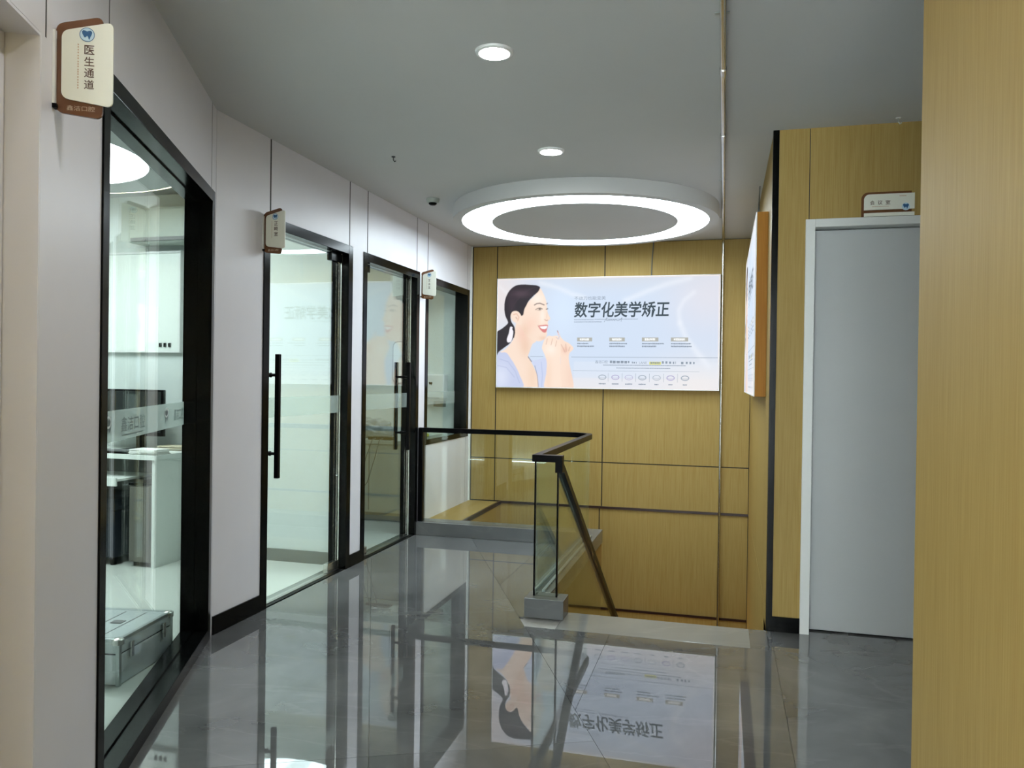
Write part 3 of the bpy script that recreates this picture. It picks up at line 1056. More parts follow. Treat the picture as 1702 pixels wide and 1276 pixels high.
    stroke([(468, 1000), (497, 1100), (512, 1235)], 5, C3(110, 106, 124), 0.8, 4)
    stroke([(540, 960), (555, 1100), (545, 1230)], 8, C3(176, 188, 222), 0.7, 8)
    # face
    face = smooth([(330, 440), (350, 380), (400, 315), (455, 265), (512, 190), (548, 235), (578, 300), (590, 350), (597, 405), (606, 450), (630, 495), (630, 515),
                   (610, 528), (607, 552), (612, 575), (602, 600), (596, 635), (600, 668), (584, 705), (552, 732), (505, 742), (440, 725), (370, 680), (315, 600), (300, 520)], 4)
    fm = inside(face)
    over(fm, skin)
    spot(490, 300, 80, 70, skinL, 0.8, fm)
    spot(420, 560, 70, 80, C3(248, 208, 190), 0.6, fm)
    spot(350, 640, 60, 90, skinS, 0.55, fm)
    spot(560, 710, 50, 26, skinS, 0.55, fm)
    spot(545, 480, 30, 80, skinL, 0.7, fm)
    stroke([(598, 440), (590, 500)], 8, skinS, 0.5, 8)
    # brows, eyes, nose, mouth
    stroke([(455, 362), (480, 348), (515, 344), (562, 362)], 8, C3(92, 72, 70), 0.85, 5)
    stroke([(590, 352), (600, 346)], 7, C3(92, 72, 70), 0.85, 5)
    stroke([(468, 412), (490, 398), (520, 393), (545, 404)], 5, C3(52, 40, 44), 0.95, 4)
    stroke([(480, 416), (515, 418), (538, 410)], 3, C3(120, 92, 84), 0.7, 3)
    spot(515, 406, 13, 11, C3(40, 30, 34), 1.0)
    stroke([(588, 408), (602, 402)], 7, C3(52, 40, 44), 0.9, 4)
    stroke([(570, 515), (588, 526), (606, 522)], 6, C3(186, 128, 112), 0.8, 5)
    lips = inside(smooth([(500, 582), (540, 574), (585, 570), (608, 576), (600, 610), (586, 648), (560, 650), (528, 625)], 3))
    over(lips, C3(216, 128, 126))
    over(inside([(512, 588), (560, 584), (602, 582), (594, 606), (574, 616), (540, 612)]), C3(255, 252, 250))
    stroke([(496, 575), (505, 590)], 5, C3(190, 140, 124), 0.6, 4)
    # hair
    hm = inside(smooth([(160, 540), (128, 470), (116, 385), (124, 305), (150, 240), (190, 188), (250, 152), (330, 144), (410, 150), (470, 155), (512, 172), (512, 190),
                        (490, 228), (440, 268), (392, 318), (368, 360), (342, 410), (332, 462), (306, 474), (285, 440), (250, 424), (212, 432), (190, 475), (198, 535),
                        (232, 585), (242, 640), (232, 690), (190, 760), (120, 812), (60, 856), (30, 892), (30, 665), (90, 610), (140, 572)], 3))
    over(hm, hair)
    spot(300, 240, 110, 40, C3(92, 70, 82), 0.6, hm)
    spot(200, 340, 40, 90, C3(70, 52, 64), 0.5, hm)
    for k in range(7):
        stroke([(480 - 20 * k, 170 + 4 * k), (380 - 25 * k, 210 + 14 * k), (250 - 12 * k, 300 + 26 * k)], 4, C3(74, 58, 68), 0.35, 4)
    # ear, white hair tie
    er = inside(smooth([(208, 432), (250, 422), (285, 440), (312, 480), (320, 530), (312, 566), (285, 566), (240, 545), (205, 515), (190, 470)], 3))
    over(er, skin)
    stroke([(222, 460), (258, 452), (285, 490), (270, 525)], 8, C3(222, 164, 140), 0.7, 7)
    stroke([(250, 490), (262, 505)], 8, C3(190, 128, 108), 0.7, 6)
    over(inside(smooth([(186, 592), (214, 598), (222, 640), (214, 700), (196, 748), (158, 752), (152, 715), (172, 660)], 3)), C3(244, 240, 248))
    stroke([(215, 610), (236, 650), (226, 700)], 9, hair, 1.0, 4)
    # hands
    rh = inside(smooth([(735, 676), (752, 700), (790, 738), (836, 760), (876, 792), (890, 818), (868, 846), (846, 868), (842, 930), (862, 1030), (884, 1120), (895, 1240), (750, 1240),
                        (744, 1060), (752, 930), (742, 800)], 3))
    over(rh, C3(246, 220, 202))
    spot(860, 1100, 60, 160, C3(240, 208, 190), 0.7, rh)
    spot(800, 830, 40, 40, C3(236, 190, 170), 0.7, rh)
    lh = inside(smooth([(560, 750), (585, 706), (620, 684), (655, 690), (690, 684), (720, 690), (744, 760), (752, 850), (748, 940), (752, 1080), (760, 1240), (580, 1240), (596, 1080),
                        (600, 960), (575, 880), (545, 815)], 3))
    over(lh, C3(248, 224, 206))
    spot(640, 830, 60, 60, skinL, 0.8, lh)
    spot(620, 1120, 40, 200, C3(242, 212, 190), 0.7, lh)
    for q in ([(604, 714), (590, 775)], [(660, 716), (644, 782)], [(706, 736), (694, 796)], [(756, 776), (800, 856)], [(806, 770), (812, 850)], [(852, 800), (838, 842)]):
        stroke(q, 4, C3(176, 128, 116), 0.85, 4)
    stroke([(716, 640), (728, 676)], 9, C3(236, 200, 192), 0.9, 4)
    stroke([(712, 632), (720, 650)], 6, C3(150, 120, 128), 0.8, 4)
    stroke([(700, 700), (722, 720), (736, 690)], 7, C3(206, 198, 206), 0.8, 5)
    # pale folds of the lower band
    over((py > 950).astype(float) * (px > 895), C3(226, 232, 242), 0.35)
    over((py > 1120).astype(float) * (px > 895), C3(236, 230, 230), 0.35)
    img[:] = blur(img, 1)
    img = img.reshape(NY, SS, NX, SS, 3).mean((1, 3))
    return img[::-1]


def print_mesh(wd, ht):
    NX, NY = 520, 260
    img = paint_print(NX, NY)
    xs, ys = np.linspace(0, wd, NX + 1), np.linspace(0, ht, NY + 1)
    X, Y = np.meshgrid(xs, ys)
    vs = np.stack([X.ravel(), np.zeros(X.size), Y.ravel()], 1)
    i = np.arange(NX * NY)
    r, c = i // NX, i % NX
    a = r * (NX + 1) + c
    fs = np.stack([a, a + 1, a + NX + 2, a + NX + 1], 1)
    me = bpy.data.meshes.new('printed_film')
    me.vertices.add(len(vs)); me.vertices.foreach_set('co', vs.ravel())
    me.loops.add(fs.size); me.loops.foreach_set('vertex_index', fs.ravel().astype(np.int32))
    me.polygons.add(len(fs)); me.polygons.foreach_set('loop_start', (np.arange(len(fs)) * 4).astype(np.int32))
    me.update(calc_edges=True)
    at = me.attributes.new('print', 'FLOAT_COLOR', 'FACE')
    col = np.concatenate([img.reshape(-1, 3), np.ones((NX * NY, 1))], 1)
    at.data.foreach_set('color', col.ravel().astype(np.float32))
    me.materials.append(M['print'])
    return me


LW, LH = 2.118, 1.058
PRINT = print_mesh(LW, LH)
U = lambda x: (x - 827) / 369 * LW                      # photograph column / row on the print -> metres on the print
V = lambda y: LH - (y - 461) / 184 * LH
Q = lambda cx: U(940 + cx / 6.546)
R6 = lambda cy: V(470 + cy / 6.546)


def build_lightbox(fr, label, side_mat, th):
    """fr(a along, d out of the wall, z)"""
    zb = 1.2245
    base = fr(LW / 2, th / 2, zb)
    t = thing('light_box', base, label, 'light box')
    e = 0.006
    mk('casing', boxv(-e, LW + e, 0.0, th - 0.004, zb - e, zb + LH + e, fr=fr), BOXF, side_mat, t)
    o = bpy.data.objects.new('printed_film', PRINT)
    COL.objects.link(o)
    ax, ay = (fr(1, 0, 0) - fr(0, 0, 0)), (fr(0, 1, 0) - fr(0, 0, 0))
    o.parent = t
    p = fr(0, th - 0.0015, zb) - base
    o.matrix_local = Matrix(((ax.x, -ay.x, 0, p.x), (ax.y, -ay.y, 0, p.y), (0, 0, 1, p.z), (0, 0, 0, 1)))
    for q in ((-e, 0, -e, LH + e), (LW, LW + e, -e, LH + e), (0, LW, -e, 0), (0, LW, LH, LH + e)):
        mk('frame_edge', boxv(q[0], q[1], th - 0.004, th + 0.002, zb + q[2], zb + q[3], fr=fr), BOXF, 'whitealu', t)
    f2 = lambda a, b, d: fr(a, d, zb + b)
    flat('headline', [fit_text('数字化美学矫正', Q(132), Q(1160), R6(378), R6(206), 0.02, 0.10)], f2, th - 0.0008, 'inkdark', t)
    sub = [fit_text('不动刀也能变美', Q(135), Q(480), R6(186), R6(145))]
    for k, (a0, a1, b) in enumerate(((135, 355, 400), (360, 830, 397), (135, 440, 425))):
        sub += dashes(Q(a0), Q(a1), R6(b + 4), R6(b - 4), k, 0.2)
    flat('subheading', sub[:1], f2, th - 0.0008, 'inkgrey', t)
    tag(flat('small_text', sub[1:], f2, th - 0.0008, 'inkgrey', t), kind='stuff')
    scr = []
    pts = [(465, 428), (490, 385), (500, 378), (490, 410), (512, 412), (520, 400), (528, 412), (545, 400), (552, 413), (570, 400), (578, 414), (596, 396), (604, 412), (618, 412), (640, 405), (660, 378), (648, 424)]
    for (a, b), (c, d) in zip(pts, pts[1:]):
        n = Vector((-(d - b), c - a)).normalized() * 2.2
        scr.append(poly2([(Q(a + n.x), R6(b + n.y)), (Q(c + n.x), R6(d + n.y)), (Q(c - n.x), R6(d - n.y)), (Q(a - n.x), R6(b - n.y))]))
    flat('script_mark', scr, f2, th - 0.0006, 'inkgrey', t)
    tagw = []
    for k, (a0, a1, e1, e2) in enumerate(((172, 338, 298, 360), (525, 693, 720, 695), (875, 1050, 1110, 1030), (1180, 1360, 1390, 1398))):
        flat('caption_tag', [rect2(Q(a0), Q(a1), R6(636), R6(594))], f2, th - 0.0008, 'inktag', t)
        tagw += dashes(Q(a0 + 30), Q(a1 - 32), R6(628), R6(602), 20 + k, 0.18, 0.013)
        tag(flat('caption_text', dashes(Q(a0 + 2), Q(e1), R6(668), R6(652), 30 + k, 0.15) + dashes(Q(a0 + 2), Q(e2), R6(697), R6(681), 40 + k, 0.15), f2, th - 0.0008, 'inkgrey', t), kind='stuff')
    tag(flat('caption_mark', tagw, f2, th - 0.0006, 'inkwhite', t), kind='stuff')
    ln = [rect2(Q(108), Q(1665), R6(810), R6(805)), rect2(U(886), U(909), V(593.4), V(592.6)), rect2(Q(128), Q(1480), R6(957), R6(954))]
    for x in (520, 670, 815, 960, 1110, 1255):
        ln.append(rect2(Q(x - 2), Q(x + 2), R6(1070), R6(980)))
    for q in ln:
        flat('rule', [q], f2, th - 0.0008, 'inkline', t)
    flat('highlight', [rect2(Q(958), Q(1080), R6(884), R6(852))], f2, th - 0.0009, 'inkyellow', t)
    cl = [fit_text('鑫洁口腔', Q(375), Q(512), R6(874), R6(842), 0.0)]
    cl += dashes(Q(535), Q(750), R6(874), R6(843), 51, 0.22, 0.031) + dashes(Q(970), Q(1070), R6(874), R6(854), 52, 0.2) + dashes(Q(1090), Q(1240), R6(876), R6(845), 53, 0.45, 0.03) + dashes(Q(1290), Q(1445), R6(878), R6(848), 54, 0.5, 0.034)
    cl.append(fit_text('LANE', Q(850), Q(930), R6(876), R6(852)))
    cl += dashes(Q(772), Q(828), R6(875), R6(852), 55, 0.4)
    cl += dashes(Q(460), Q(1340), R6(897), R6(888), 56, 0.2) + dashes(Q(605), Q(1180), R6(928), R6(918), 57, 0.2)
    for k, x in enumerate((455, 597, 742, 885, 1037, 1183, 1333)):
        cl += dashes(Q(x - 38 + (k > 3) * 16), Q(x + 38 - (k > 3) * 16), R6(1102), R6(1088), 60 + k, 0.15)
    tag(flat('caption_text', cl, f2, th - 0.0007, 'inkgrey', t), kind='stuff')
    for k, x in enumerate((455, 597, 742, 885, 1037, 1183, 1333)):
        ca, cb_ = Q(x), R6(1024)
        ra, rb = Q(44) - Q(0), R6(0) - R6(28)
        flat('tooth_icon', [ring2(ca, cb_, ra, rb, 0.005 if k in (2, 4) else 0.008, 24),
                            ring2(ca, cb_ + rb * 0.1, ra * 0.8, rb * 0.45, 0.003, 20, math.pi, 2 * math.pi)], f2, th - 0.0008, 'inkline' if k in (0, 3, 4, 6) else 'inkmauve', t)
    return t


lb1 = build_lightbox(lambda a, d, z: Vector((-2.1634 + a, YB - 0.0005 - d, z)), 'wide backlit advertisement of a smiling woman on the beige end wall', 'whitealu', 0.06)
XF = 0.0655
lb2 = build_lightbox(lambda a, d, z: Vector((XR - 0.0005 - d, 6.88 - a, z)), 'narrow-looking backlit sign seen edge-on on the wall right of the stairs', 'amber', XF)
tube('hanging_wire', [(XR - 0.04, 5.42, 2.289), (XR - 0.02, 5.52, H)], 0.003, 'cable', lb2)
tube('hanging_wire', [(XR - 0.02, 5.60, 2.289), (XR - 0.02, 5.56, H)], 0.003, 'cable', lb2)
tube('hanging_wire', [(-0.672, YB - 0.008, 2.29), (-0.668, YB - 0.008, 2.45), (-0.655, YB - 0.008, H)], 0.005, 'cable', lb1)


# ------------------------------------------------------------------ ceiling lamps
def build_ring():
    c = (-1.067, 6.035, H - 0.104)
    t = thing('ring_lamp', (c[0], c[1], c[2]), 'large round ceiling lamp with a glowing white ring above the stairwell', 'ceiling lamp')
    lathe('housing', [(1.018, 0.1035), (1.018, 0.0), (0.947, 0.0), (0.947, 0.006), (0.95, 0.03), (0.95, 0.1035)], c, 'ceil', t, 96)
    lathe('diffuser', [(0.9465, 0.02), (0.9465, 0.004), (0.7155, 0.004), (0.7155, 0.02)], c, 'ring', t, 96)
    lathe('center_panel', [(0.715, 0.1035), (0.715, 0.0), (0.0, 0.0)], c, 'ceil', t, 96)


build_ring()


def build_downlight(x, y, label):
    t = thing('downlight', (x, y, H - 0.012), label, 'downlight', 'recessed downlights in the corridor ceiling')
    lathe('trim_ring', [(0.078, 0.0115), (0.075, 0.004), (0.062, 0.0), (0.06, 0.003), (0.06, 0.0115)], (x, y, H - 0.012), 'trim', t, 40)
    lathe('lens', [(0.0598, 0.0115), (0.0598, 0.002), (0.0, 0.001)], (x, y, H - 0.012), 'lens', t, 32)


build_downlight(-0.911, 3.031, 'bright round downlight high in the ceiling, the larger of the two')
build_downlight(-0.979, 4.418, 'bright round downlight close in front of the ring lamp')
for yy, lab in ((1.64, 'added round downlight in the ceiling a little ahead of the viewer, unseen above the view'), (0.25, 'added round downlight in the ceiling right over the viewer, unseen'), (-1.14, 'added round downlight in the ceiling behind the viewer, unseen')):
    build_downlight(-0.911 + 0.049 * (3.031 - yy) * 0.5, yy, lab)  # extra downlights added out of view to lift the ceiling


def build_pipe():
    t = thing('steel_conduit', (-0.021, YB - 0.02, -1.2), 'thin polished steel pipe running up the end wall and along the ceiling', 'pipe')
    r = 0.012
    pts = [(-0.021, YB - 0.016, -1.6), (-0.021, YB - 0.016, H - 0.05)] + [(-0.021, YB - 0.046 + 0.03 * math.cos(a), H - 0.05 + 0.034 * math.sin(a)) for a in (0.4, 0.8, 1.2)] + [(-0.021, YB - 0.05, H - 0.0155), (-0.021, Y0 + 0.02, H - 0.0155)]
    tube('pipe', pts, r, 'steel', t, 16)
    for y in (3.4, 4.3):
        tube('coupling', [(-0.021, y - 0.03, H - 0.0162), (-0.021, y + 0.03, H - 0.0162)], 0.0152, 'steel', t, 16)
    for y in (2.9, 5.3, 6.5):
        box('pipe_clip', -0.05, 0.002, y - 0.008, y + 0.008, H - 0.004, H - 0.0002, 'brushed', t)


build_pipe()


def build_detector():
    c = (-2.085, 5.415, H)
    t = thing('smoke_detector', (c[0], c[1], H - 0.05), 'small grey round detector on the ceiling beside the ring lamp', 'smoke detector')
    lathe('base', [(0.0, -0.0005), (0.05, -0.0005), (0.05, -0.012), (0.042, -0.032), (0.0, -0.032)], c, 'lgrey', t, 32)
    lathe('sensor_cap', [(0.03, -0.0325), (0.03, -0.04), (0.02, -0.048), (0.0, -0.05)], c, 'blackm', t, 24)
    for i, (x, y, lab) in enumerate(((-1.923, 4.336, 'tiny dark hook in the ceiling above the first glass door'), (0.814, 4.24, 'tiny pale hook in the ceiling above the white door'))):
        t = thing('ceiling_hook', (x, y, H - 0.035), lab, 'hook')
        lathe('plate', [(0, -0.0005), (0.012, -0.0005), (0.012, -0.004), (0, -0.004)], (x, y, H), 'blackm' if i == 0 else 'trim', t, 16)
        tube('shank', [(x, y, H - 0.004), (x, y, H - 0.02), (x + 0.008, y, H - 0.032), (x + 0.016, y, H - 0.026)], 0.0028, 'blackm' if i == 0 else 'brushed', t, 8)


build_detector()


# ------------------------------------------------------------------ signs
def build_blade_sign(org, out, face, z0, chars, label, rich=False):
    """org: foot on the wall (z ignored); out: away from the wall; face: towards the viewer"""
    fr = lambda a, b, d: org + out * a + face * d + UZ * (z0 + b)
    t = thing('blade_sign', org + UZ * (z0 - 0.02), label, 'sign', 'projecting door signs along the white wall')
    prism('backing_plate', rounded([(0.004, -0.018), (0.112, -0.03), (0.112, 0.225), (0.004, 0.199)], 0.02), fr, -0.008, 0.0, 'signbrown', t)
    prism('front_plate', rounded([(0.020, 0.015), (0.138, -0.002), (0.138, 0.210), (0.020, 0.180)], 0.018), fr, 0.003, 0.008, 'signwhite', t)
    for zz in (0.04, 0.15):
        tube('spacer', [fr(0.06, zz, -0.001), fr(0.06, zz, 0.0035)], 0.006, 'steel', t, 12)
    prism('wall_mount', RC(0.0005, 0.0065, 0.0, 0.18), fr, -0.022, 0.012, 'trim', t)
    prism('mount_screw', RC(0.0005, 0.01, -0.01, 0.0), fr, -0.01, 0.01, 'blackm', t)
    e = 0.0085
    flat('logo_disc', [disc2(0.078, 0.174, 0.0165, 0.0165)], fr, e, 'toothbg', t)
    flat('logo_ring', [ring2(0.078, 0.174, 0.0175, 0.0175, 0.0015)], fr, e + 0.0002, 'tooth', t)
    flat('logo_tooth', [tooth(0.078, 0.174, 0.0125)], fr, e + 0.0002, 'tooth', t)
    parts = []
    if chars:
        for k, c in enumerate(chars):
            zc = 0.137 - 0.0285 * k
            parts.append(fit_text(c, 0.072, 0.095, zc - 0.0115, zc + 0.0115, 0.012))
    else:
        for k in range(3):
            zc = 0.13 - 0.03 * k
            parts += dashes(0.068, 0.09, zc - 0.009, zc - 0.004, k, 0.2) + dashes(0.068, 0.09, zc + 0.004, zc + 0.009, k + 9, 0.3) + [rect2(0.077, 0.08, zc - 0.01, zc + 0.01)]
    flat('lettering', parts, fr, e, 'signink', t)
    # narrow second line, too small to read
    rnd = random.Random(3)
    v = []
    z = 0.04 if chars and len(chars) == 4 else 0.06
    while z < 0.148:
        v.append(rect2(0.0565, 0.0595, z, z + 0.004))
        z += rnd.uniform(0.0055, 0.008)
    tag(flat('small_lettering', v, fr, e, 'signpale', t), kind='stuff')
    flat('foot_lettering', [fit_text('鑫洁口腔', 0.03, 0.095, -0.0125, 0.0, 0.0)], fr, 0.0006, 'signpale', t)
    return t


build_blade_sign(bp(2.0, 0, 0), BN, BD, 1.962, '医生通道', 'large brown and white door sign with blue tooth logo beside the tall window')
build_blade_sign(Vector((XA, 3.802, 0)), UX, -UY, 1.995, '正畸室', 'small brown and white sign over the close edge of the first glass door')
build_blade_sign(Vector((XA, 6.12, 0)), UX, -UY, 1.982, None, 'smallest brown and white sign between the second glass door and the stairwell window')


def build_room_sign():
    fr = FRD
    t = thing('meeting_room_sign', (0.85, YD - 0.01, 2.15), 'flat brown and white room sign above the white door', 'sign')
    crn = lambda a, b, r: [(a + r - r * math.sin(k * math.pi / 16), b - r + r * math.cos(k * math.pi / 16)) for k in range(9)]
    prism('backing_plate', [(0.663, 2.149), (0.896, 2.149), (0.896, 2.272)] + crn(0.663, 2.272, 0.032), fr, 0.0003, 0.006, 'signbrown', t)
    prism('front_plate', [(0.674, 2.181), (0.908, 2.181), (0.908, 2.26)] + crn(0.674, 2.26, 0.026), fr, 0.009, 0.014, 'signwhite', t)
    prism('lower_plate', RC(0.675, 0.908, 2.1485, 2.166), fr, 0.007, 0.013, 'signwhite', t)
    parts = [fit_text(c, a - 0.011, a + 0.011, 2.206, 2.228, 0.01) for c, a in zip('会议室', (0.713, 0.749, 0.785))]
    flat('lettering', parts, fr, 0.0146, 'signink', t)
    tag(flat('small_lettering', dashes(0.712, 0.79, 2.195, 2.199, 4) + dashes(0.838, 0.87, 2.244, 2.249, 6), fr, 0.0146, 'signpale', t), kind='stuff')
    flat('logo_disc', [disc2(0.868, 2.192, 0.019, 0.019)], fr, 0.0147, 'toothbg', t)
    flat('logo_tooth', [tooth(0.868, 2.194, 0.0145)], fr, 0.0149, 'tooth', t)


build_room_sign()


# ------------------------------------------------------------------ consulting room furnishings
def build_room1():
    c = (-3.86, 3.49, H - 0.10)
    t = thing('disc_lamp', c, 'round white ceiling lamp with a warm edge strip inside the consulting room', 'ceiling lamp')
    lathe('housing', [(0.93, 0.0995), (0.93, 0.0), (0.705, 0.0), (0.705, 0.03)], c, 'ceil', t, 72)
    lathe('diffuser', [(0.704, 0.03), (0.704, 0.004), (0.0, 0.004)], c, 'roomlight', t, 72)
    lathe('edge_strip', [(0.9305, 0.016), (0.945, 0.016), (0.945, 0.002), (0.9305, 0.002)], c, 'cove', t, 72, closed=True)
    # wall board on the partition
    b = thing('wall_board', (-4.2, 4.89, 1.47), 'large glossy white board on the back wall of the consulting room', 'board')
    box('board', -4.72, -3.83, 4.868, 4.899, 1.475, 2.185, 'desk', b, bevel=0.003)
    for q in ((-4.735, -4.72, 1.46, 2.2), (-3.83, -3.815, 1.46, 2.2), (-4.72, -3.83, 2.185, 2.2), (-4.72, -3.83, 1.46, 1.475)):
        box('frame_edge', q[0], q[1], 4.862, 4.899, q[2], q[3], 'trim', b)
    for x in (-3.99, -3.95, -3.91):
        box('magnet', x, x + 0.018, 4.858, 4.868, 1.50, 1.53, 'blackm', b)
    box('notice_sheet', -4.12, -4.0, 4.8665, 4.8678, 1.53, 1.80, 'paper', b)
    # air conditioner above
    a = thing('air_conditioner', (-3.95, 4.8, 2.22), 'grey-white wall air conditioner above the white board', 'air conditioner')
    box('body', -4.15, -3.62, 4.72, 4.899, 2.24, 2.49, 'lgrey', a, bevel=0.02)
    box('louvre', -4.12, -3.65, 4.712, 4.73, 2.25, 2.275, 'grey', a)
    # desk
    d = thing('desk', (-4.3, 4.6, 0), 'white office desk with side panel behind the tall window', 'desk')
    box('desktop', -5.1, -3.645, 4.42, 4.885, 0.725, 0.757, 'desk', d, bevel=0.002)
    box('side_panel', -3.685, -3.66, 4.435, 4.88, 0.0, 0.725, 'desk', d)
    box('side_panel', -5.08, -5.055, 4.435, 4.88, 0.0, 0.725, 'lgrey', d)
    box('modesty_panel', -5.055, -3.685, 4.84, 4.86, 0.25, 0.725, 'mid', d)
    kt = box('keyboard_tray', -4.62, -3.87, 4.33, 4.70, 0.585, 0.60, 'desk', d)
    box('tray_front', -4.62, -3.87, 4.318, 4.33, 0.555, 0.61, 'desk', kt)
    p = thing('desk_cabinet', (-3.82, 4.65, 0), 'grey low cabinet under the white desk', 'cabinet')
    box('body', -3.87, -3.70, 4.45, 4.83, 0.03, 0.55, 'taupe', p, bevel=0.004)
    dr = box('door', -3.865, -3.705, 4.436, 4.45, 0.04, 0.54, 'taupe', p, bevel=0.003)
    box('top_edge', -3.875, -3.695, 4.44, 4.835, 0.55, 0.565, 'blackm', p)
    for x in (-3.84, -3.73):
        for y in (4.48, 4.80):
            lathe('caster', [(0, 0), (0.018, 0), (0.018, 0.03), (0, 0.03)], (x, y, 0), 'blackm', p, 12)
    m = thing('computer_monitor', (-4.0, 4.7, 0.757), 'dark flat computer monitor standing on the white desk', 'monitor')
    box('screen', -4.36, -3.82, 4.70, 4.73, 0.86, 1.19, 'blackm', m, bevel=0.004)
    box('display', -4.345, -3.835, 4.697, 4.701, 0.885, 1.178, 'screen', m)
    box('stand_neck', -4.06, -4.0, 4.72, 4.75, 0.765, 0.92, 'blackm', m)
    box('stand_base', -4.14, -3.92, 4.62, 4.80, 0.757, 0.767, 'blackm', m, bevel=0.003)
    kb = thing('keyboard', (-4.1, 4.52, 0.757), 'dark keyboard on the white desk in front of the monitor', 'keyboard')
    box('body', -4.285, -3.895, 4.44, 4.57, 0.7572, 0.772, 'blackm', kb, bevel=0.003)
    for r_ in range(4):
        for c_ in range(12):
            box('key', -4.275 + 0.031 * c_, -4.248 + 0.031 * c_, 4.448 + 0.029 * r_, 4.473 + 0.029 * r_, 0.7718, 0.777, 'grey', kb)
    # papers on the desk
    rnd = random.Random(4)
    spots = [(-4.47, 4.52, 0.3, 'paper', 'loose white sheets on the far end of the white desk'), (-3.77, 4.78, 0.0, 'paperw', 'stack of buff papers on the desk next to the monitor foot'),
             (-3.76, 4.50, 0.0, 'paper', 'stack of white papers at the near corner of the desk')]
    for x, y, rz, mt, lab in spots:
        st = thing('paper_stack', (x, y, 0.757), lab, 'papers', 'papers on the white desk')
        for k in range(6):
            a_ = rz + rnd.uniform(-0.12, 0.12)
            ox, oy = rnd.uniform(-0.01, 0.01), rnd.uniform(-0.01, 0.01)
            ca, sa = math.cos(a_), math.sin(a_)
            fr = lambda u, v, w, x=x, y=y, ca=ca, sa=sa, ox=ox, oy=oy: Vector((x + ox + u * ca - v * sa, y + oy + u * sa + v * ca, w))
            box('sheet', -0.105, 0.105, -0.07, 0.07, 0.7572 + 0.006 * k, 0.7572 + 0.006 * k + 0.0055, mt if k % 2 else 'paper', st, fr=fr)
    # stool
    ch = thing('upholstered_stool', (-4.30, 4.55, 0), 'dark navy upholstered stool pushed under the white desk', 'stool')
    box('seat', -4.60, -3.95, 4.40, 4.78, 0.37, 0.46, 'navy', ch, bevel=0.03)
    box('skirt', -4.585, -3.965, 4.415, 4.765, 0.05, 0.372, 'navy', ch, bevel=0.012)
    for x in (-4.55, -4.0):
        for y in (4.45, 4.73):
            lathe('foot', [(0, 0), (0.02, 0), (0.025, 0.051), (0, 0.051)], (x, y, 0), 'blackm', ch, 12)
    # aluminium case on the floor behind the window
    O_ = Vector((-2.408, 2.715, 0))
    e1, e2 = Vector((-0.16, 0.987, 0)), Vector((-0.987, -0.16, 0))
    fr = lambda a, b, z: O_ + e1 * a + e2 * b + UZ * z
    k = thing('aluminium_case', fr(0.2, 0.25, 0), 'silver aluminium carrying case lying on the floor behind the tall window', 'case')
    L_, Wd, Hh = 0.41, 0.50, 0.195
    box('lower_shell', 0, L_, 0, Wd, 0.004, 0.13, 'alu', k, fr=fr, bevel=0.006)
    box('lid', 0, L_, 0, Wd, 0.134, Hh, 'alu', k, fr=fr, bevel=0.006)
    box('seam_band', 0.003, L_ - 0.003, 0.003, Wd - 0.003, 0.129, 0.135, 'blackm', k, fr=fr)
    for a in (0, L_):
        for b in (0, Wd):
            box('edge_rail', a - 0.004 if a == 0 else a - 0.014, a + 0.014 if a == 0 else a + 0.004, b - 0.004 if b == 0 else b - 0.014, b + 0.014 if b == 0 else b + 0.004, 0.0, Hh + 0.002, 'brushed', k, fr=fr, bevel=0.003)
    for q in ((-0.003, L_ + 0.003, -0.003, 0.014), (-0.003, L_ + 0.003, Wd - 0.014, Wd + 0.003), (-0.003, 0.014, 0, Wd), (L_ - 0.014, L_ + 0.003, 0, Wd)):
        box('top_rail', *q, Hh - 0.012, Hh + 0.003, 'brushed', k, fr=fr, bevel=0.003)
    for a in (0.012, L_ - 0.012):
        for b in (0.012, Wd - 0.012):
            cpt = fr(a, b, Hh - 0.002)
            lathe('corner_cap', [(0.024, -0.02), (0.024, 0.0), (0.016, 0.006), (0, 0.008)], cpt, 'steel', k, 16)
    for a in (0.07, L_ - 0.09):
        box('latch', a, a + 0.022, -0.012, -0.003, 0.10, 0.165, 'steel', k, fr=fr, bevel=0.002)
    box('label_plate', 0.2, 0.24, 0.12, 0.17, Hh, Hh + 0.0035, 'grey', k, fr=fr)
    for b in (0.10, 0.2):
        box('lid_groove', 0.04, L_ - 0.04, b, b + 0.004, Hh, Hh + 0.0015, 'grey', k, fr=fr)


build_room1()


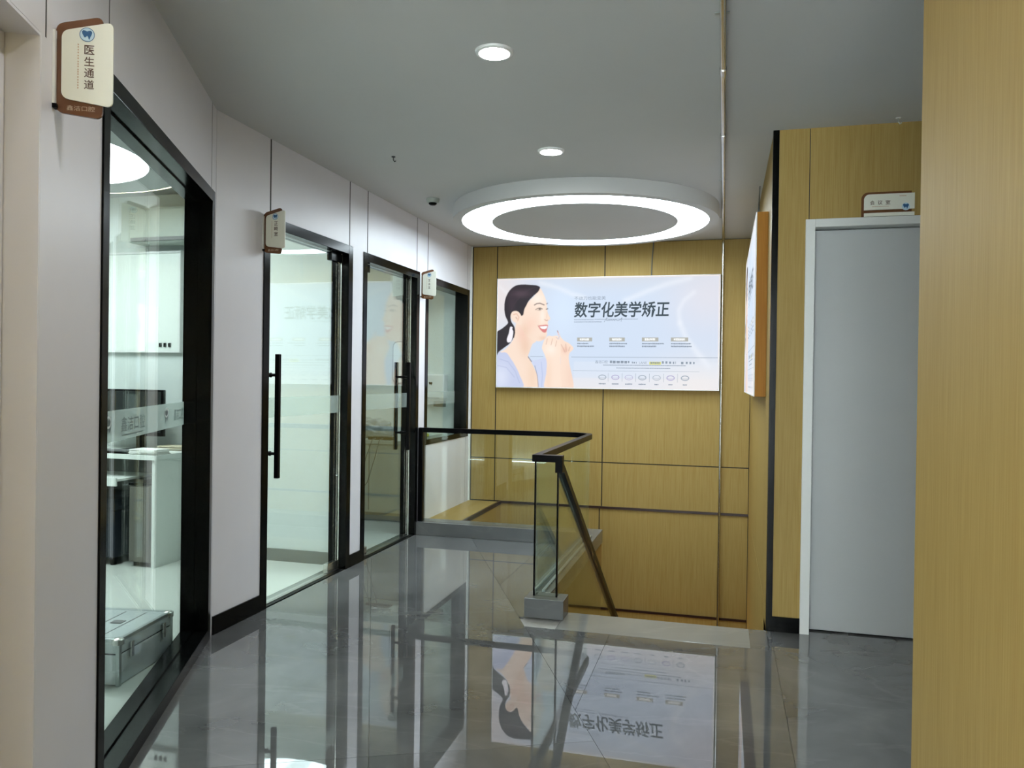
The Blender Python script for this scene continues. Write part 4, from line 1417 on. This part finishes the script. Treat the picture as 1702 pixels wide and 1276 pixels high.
# ------------------------------------------------------------------ treatment room furnishings
def build_room2():
    t = thing('panel_lamp', (-3.7, 6.2, H - 0.012), 'square ceiling panel lamp inside the treatment room', 'ceiling lamp')
    box('frame', -4.05, -3.35, 5.85, 6.55, H - 0.012, H - 0.0005, 'trim', t)
    box('diffuser', -4.02, -3.38, 5.88, 6.52, H - 0.014, H - 0.0121, 'roompanel', t)
    c = thing('wash_counter', (-3.3, 7.0, 0), 'pale grey counter standing behind the second glass door', 'counter')
    box('body', -4.3, XA - 0.16, 6.52, 7.395, 0.08, 0.70, 'lgrey', c)
    box('plinth', -4.28, XA - 0.17, 6.56, 7.39, 0.0, 0.08, 'mid', c)
    box('worktop', -4.32, XA - 0.13, 6.49, 7.398, 0.70, 0.735, 'lgrey', c, bevel=0.003)
    for x in (-4.28, -3.68, -3.08):
        dr = box('door', x, x + 0.45 if x > -3.2 else x + 0.59, 6.505, 6.52, 0.10, 0.69, 'lgrey', c)
    # paper towel dispenser and plate on the back wall
    p = thing('towel_dispenser', (-2.77, 7.36, 1.09), 'white paper towel dispenser on the wall seen through the stairwell window', 'dispenser')
    box('cover', -2.92, -2.66, 7.28, 7.3995, 1.10, 1.34, 'trim', p, bevel=0.015)
    flat('level_window', [tooth(-2.80, 1.245, 0.02)], lambda a, b, d: Vector((a, 7.28 - d, b)), 0.0006, 'blackm', p)
    box('outlet', -2.87, -2.71, 7.277, 7.30, 1.095, 1.11, 'grey', p)
    tag(box('notice_plate', -2.81, -2.68, 7.393, 7.3995, 1.015, 1.07, 'mid'), 'small dark notice plate on the wall under the towel dispenser', 'notice')
    mr = thing('wall_mirror', (-3.0, 7.39, 1.3), 'pale rounded mirror on the wall beside the towel dispenser', 'mirror')
    prism('mirror_glass', rounded(RC(-3.25, -2.94, 1.25, 1.66), 0.06), lambda a, b, d: Vector((a, 7.3995 - d, b)), 0.0, 0.012, 'desk', mr)
    prism('mirror_rim', rounded(RC(-3.26, -2.93, 1.24, 1.67), 0.065), lambda a, b, d: Vector((a, 7.3995 - d, b)), 0.0, 0.008, 'brushed', mr)
    # bag, device and its leads on the counter
    rnd = random.Random(9)
    bm = bmesh.new()
    bmesh.ops.create_icosphere(bm, subdivisions=4, radius=1.0)
    for v in bm.verts:
        n = v.co.copy()
        k = 1 + 0.10 * math.sin(9 * n.x + 3 * n.z) * math.cos(7 * n.y) + 0.06 * math.sin(17 * n.z + 5 * n.x)
        if n.z < -0.5:
            n.z = -0.5
        v.co = Vector((n.x * 0.22 * k, n.y * 0.14 * k, (n.z + 0.5) * 0.12 * k))
    me = bpy.data.meshes.new('plastic_bag')
    bm.to_mesh(me); bm.free()
    for q in me.polygons:
        q.use_smooth = True
    bag = _link('plastic_bag', me, 'bag', None, Vector((-3.2, 6.80, 0.737)))
    tag(bag, 'crumpled grey plastic bag on the pale counter', 'bag')
    dv = thing('dark_device', (-2.98, 6.56, 0.735), 'low dark device with trailing leads on the counter edge', 'device')
    box('body', -3.10, -2.86, 6.50, 6.60, 0.7352, 0.765, 'blackm', dv, bevel=0.01)
    box('top_plate', -3.05, -2.90, 6.51, 6.59, 0.765, 0.775, 'mid', dv)
    tube('lead', [(-3.02, 6.51, 0.75), (-3.03, 6.45, 0.745), (-3.08, 6.44, 0.60), (-3.13, 6.44, 0.42), (-3.22, 6.45, 0.30)], 0.004, 'cable', dv, 8)
    tube('lead', [(-2.95, 6.51, 0.75), (-2.96, 6.45, 0.745), (-3.00, 6.44, 0.58), (-3.07, 6.44, 0.36), (-3.20, 6.45, 0.20)], 0.004, 'cable', dv, 8)
    y = thing('yellow_sponge', (-2.66, 6.72, 0.735), 'yellow-green sponge pack on the counter behind the stairwell window', 'sponge')
    box('sponge', -2.76, -2.62, 6.70, 6.80, 0.7355, 0.79, 'yellow', y, bevel=0.012)
    box('wrapper', -2.72, -2.66, 6.698, 6.802, 0.7355, 0.7915, 'yellow', y, bevel=0.008)


build_room2()

# the helper used for glyph outlines leaves the scene
if _font is not None:
    c_ = _font.data
    bpy.data.objects.remove(_font, do_unlink=True)
    bpy.data.curves.remove(c_)
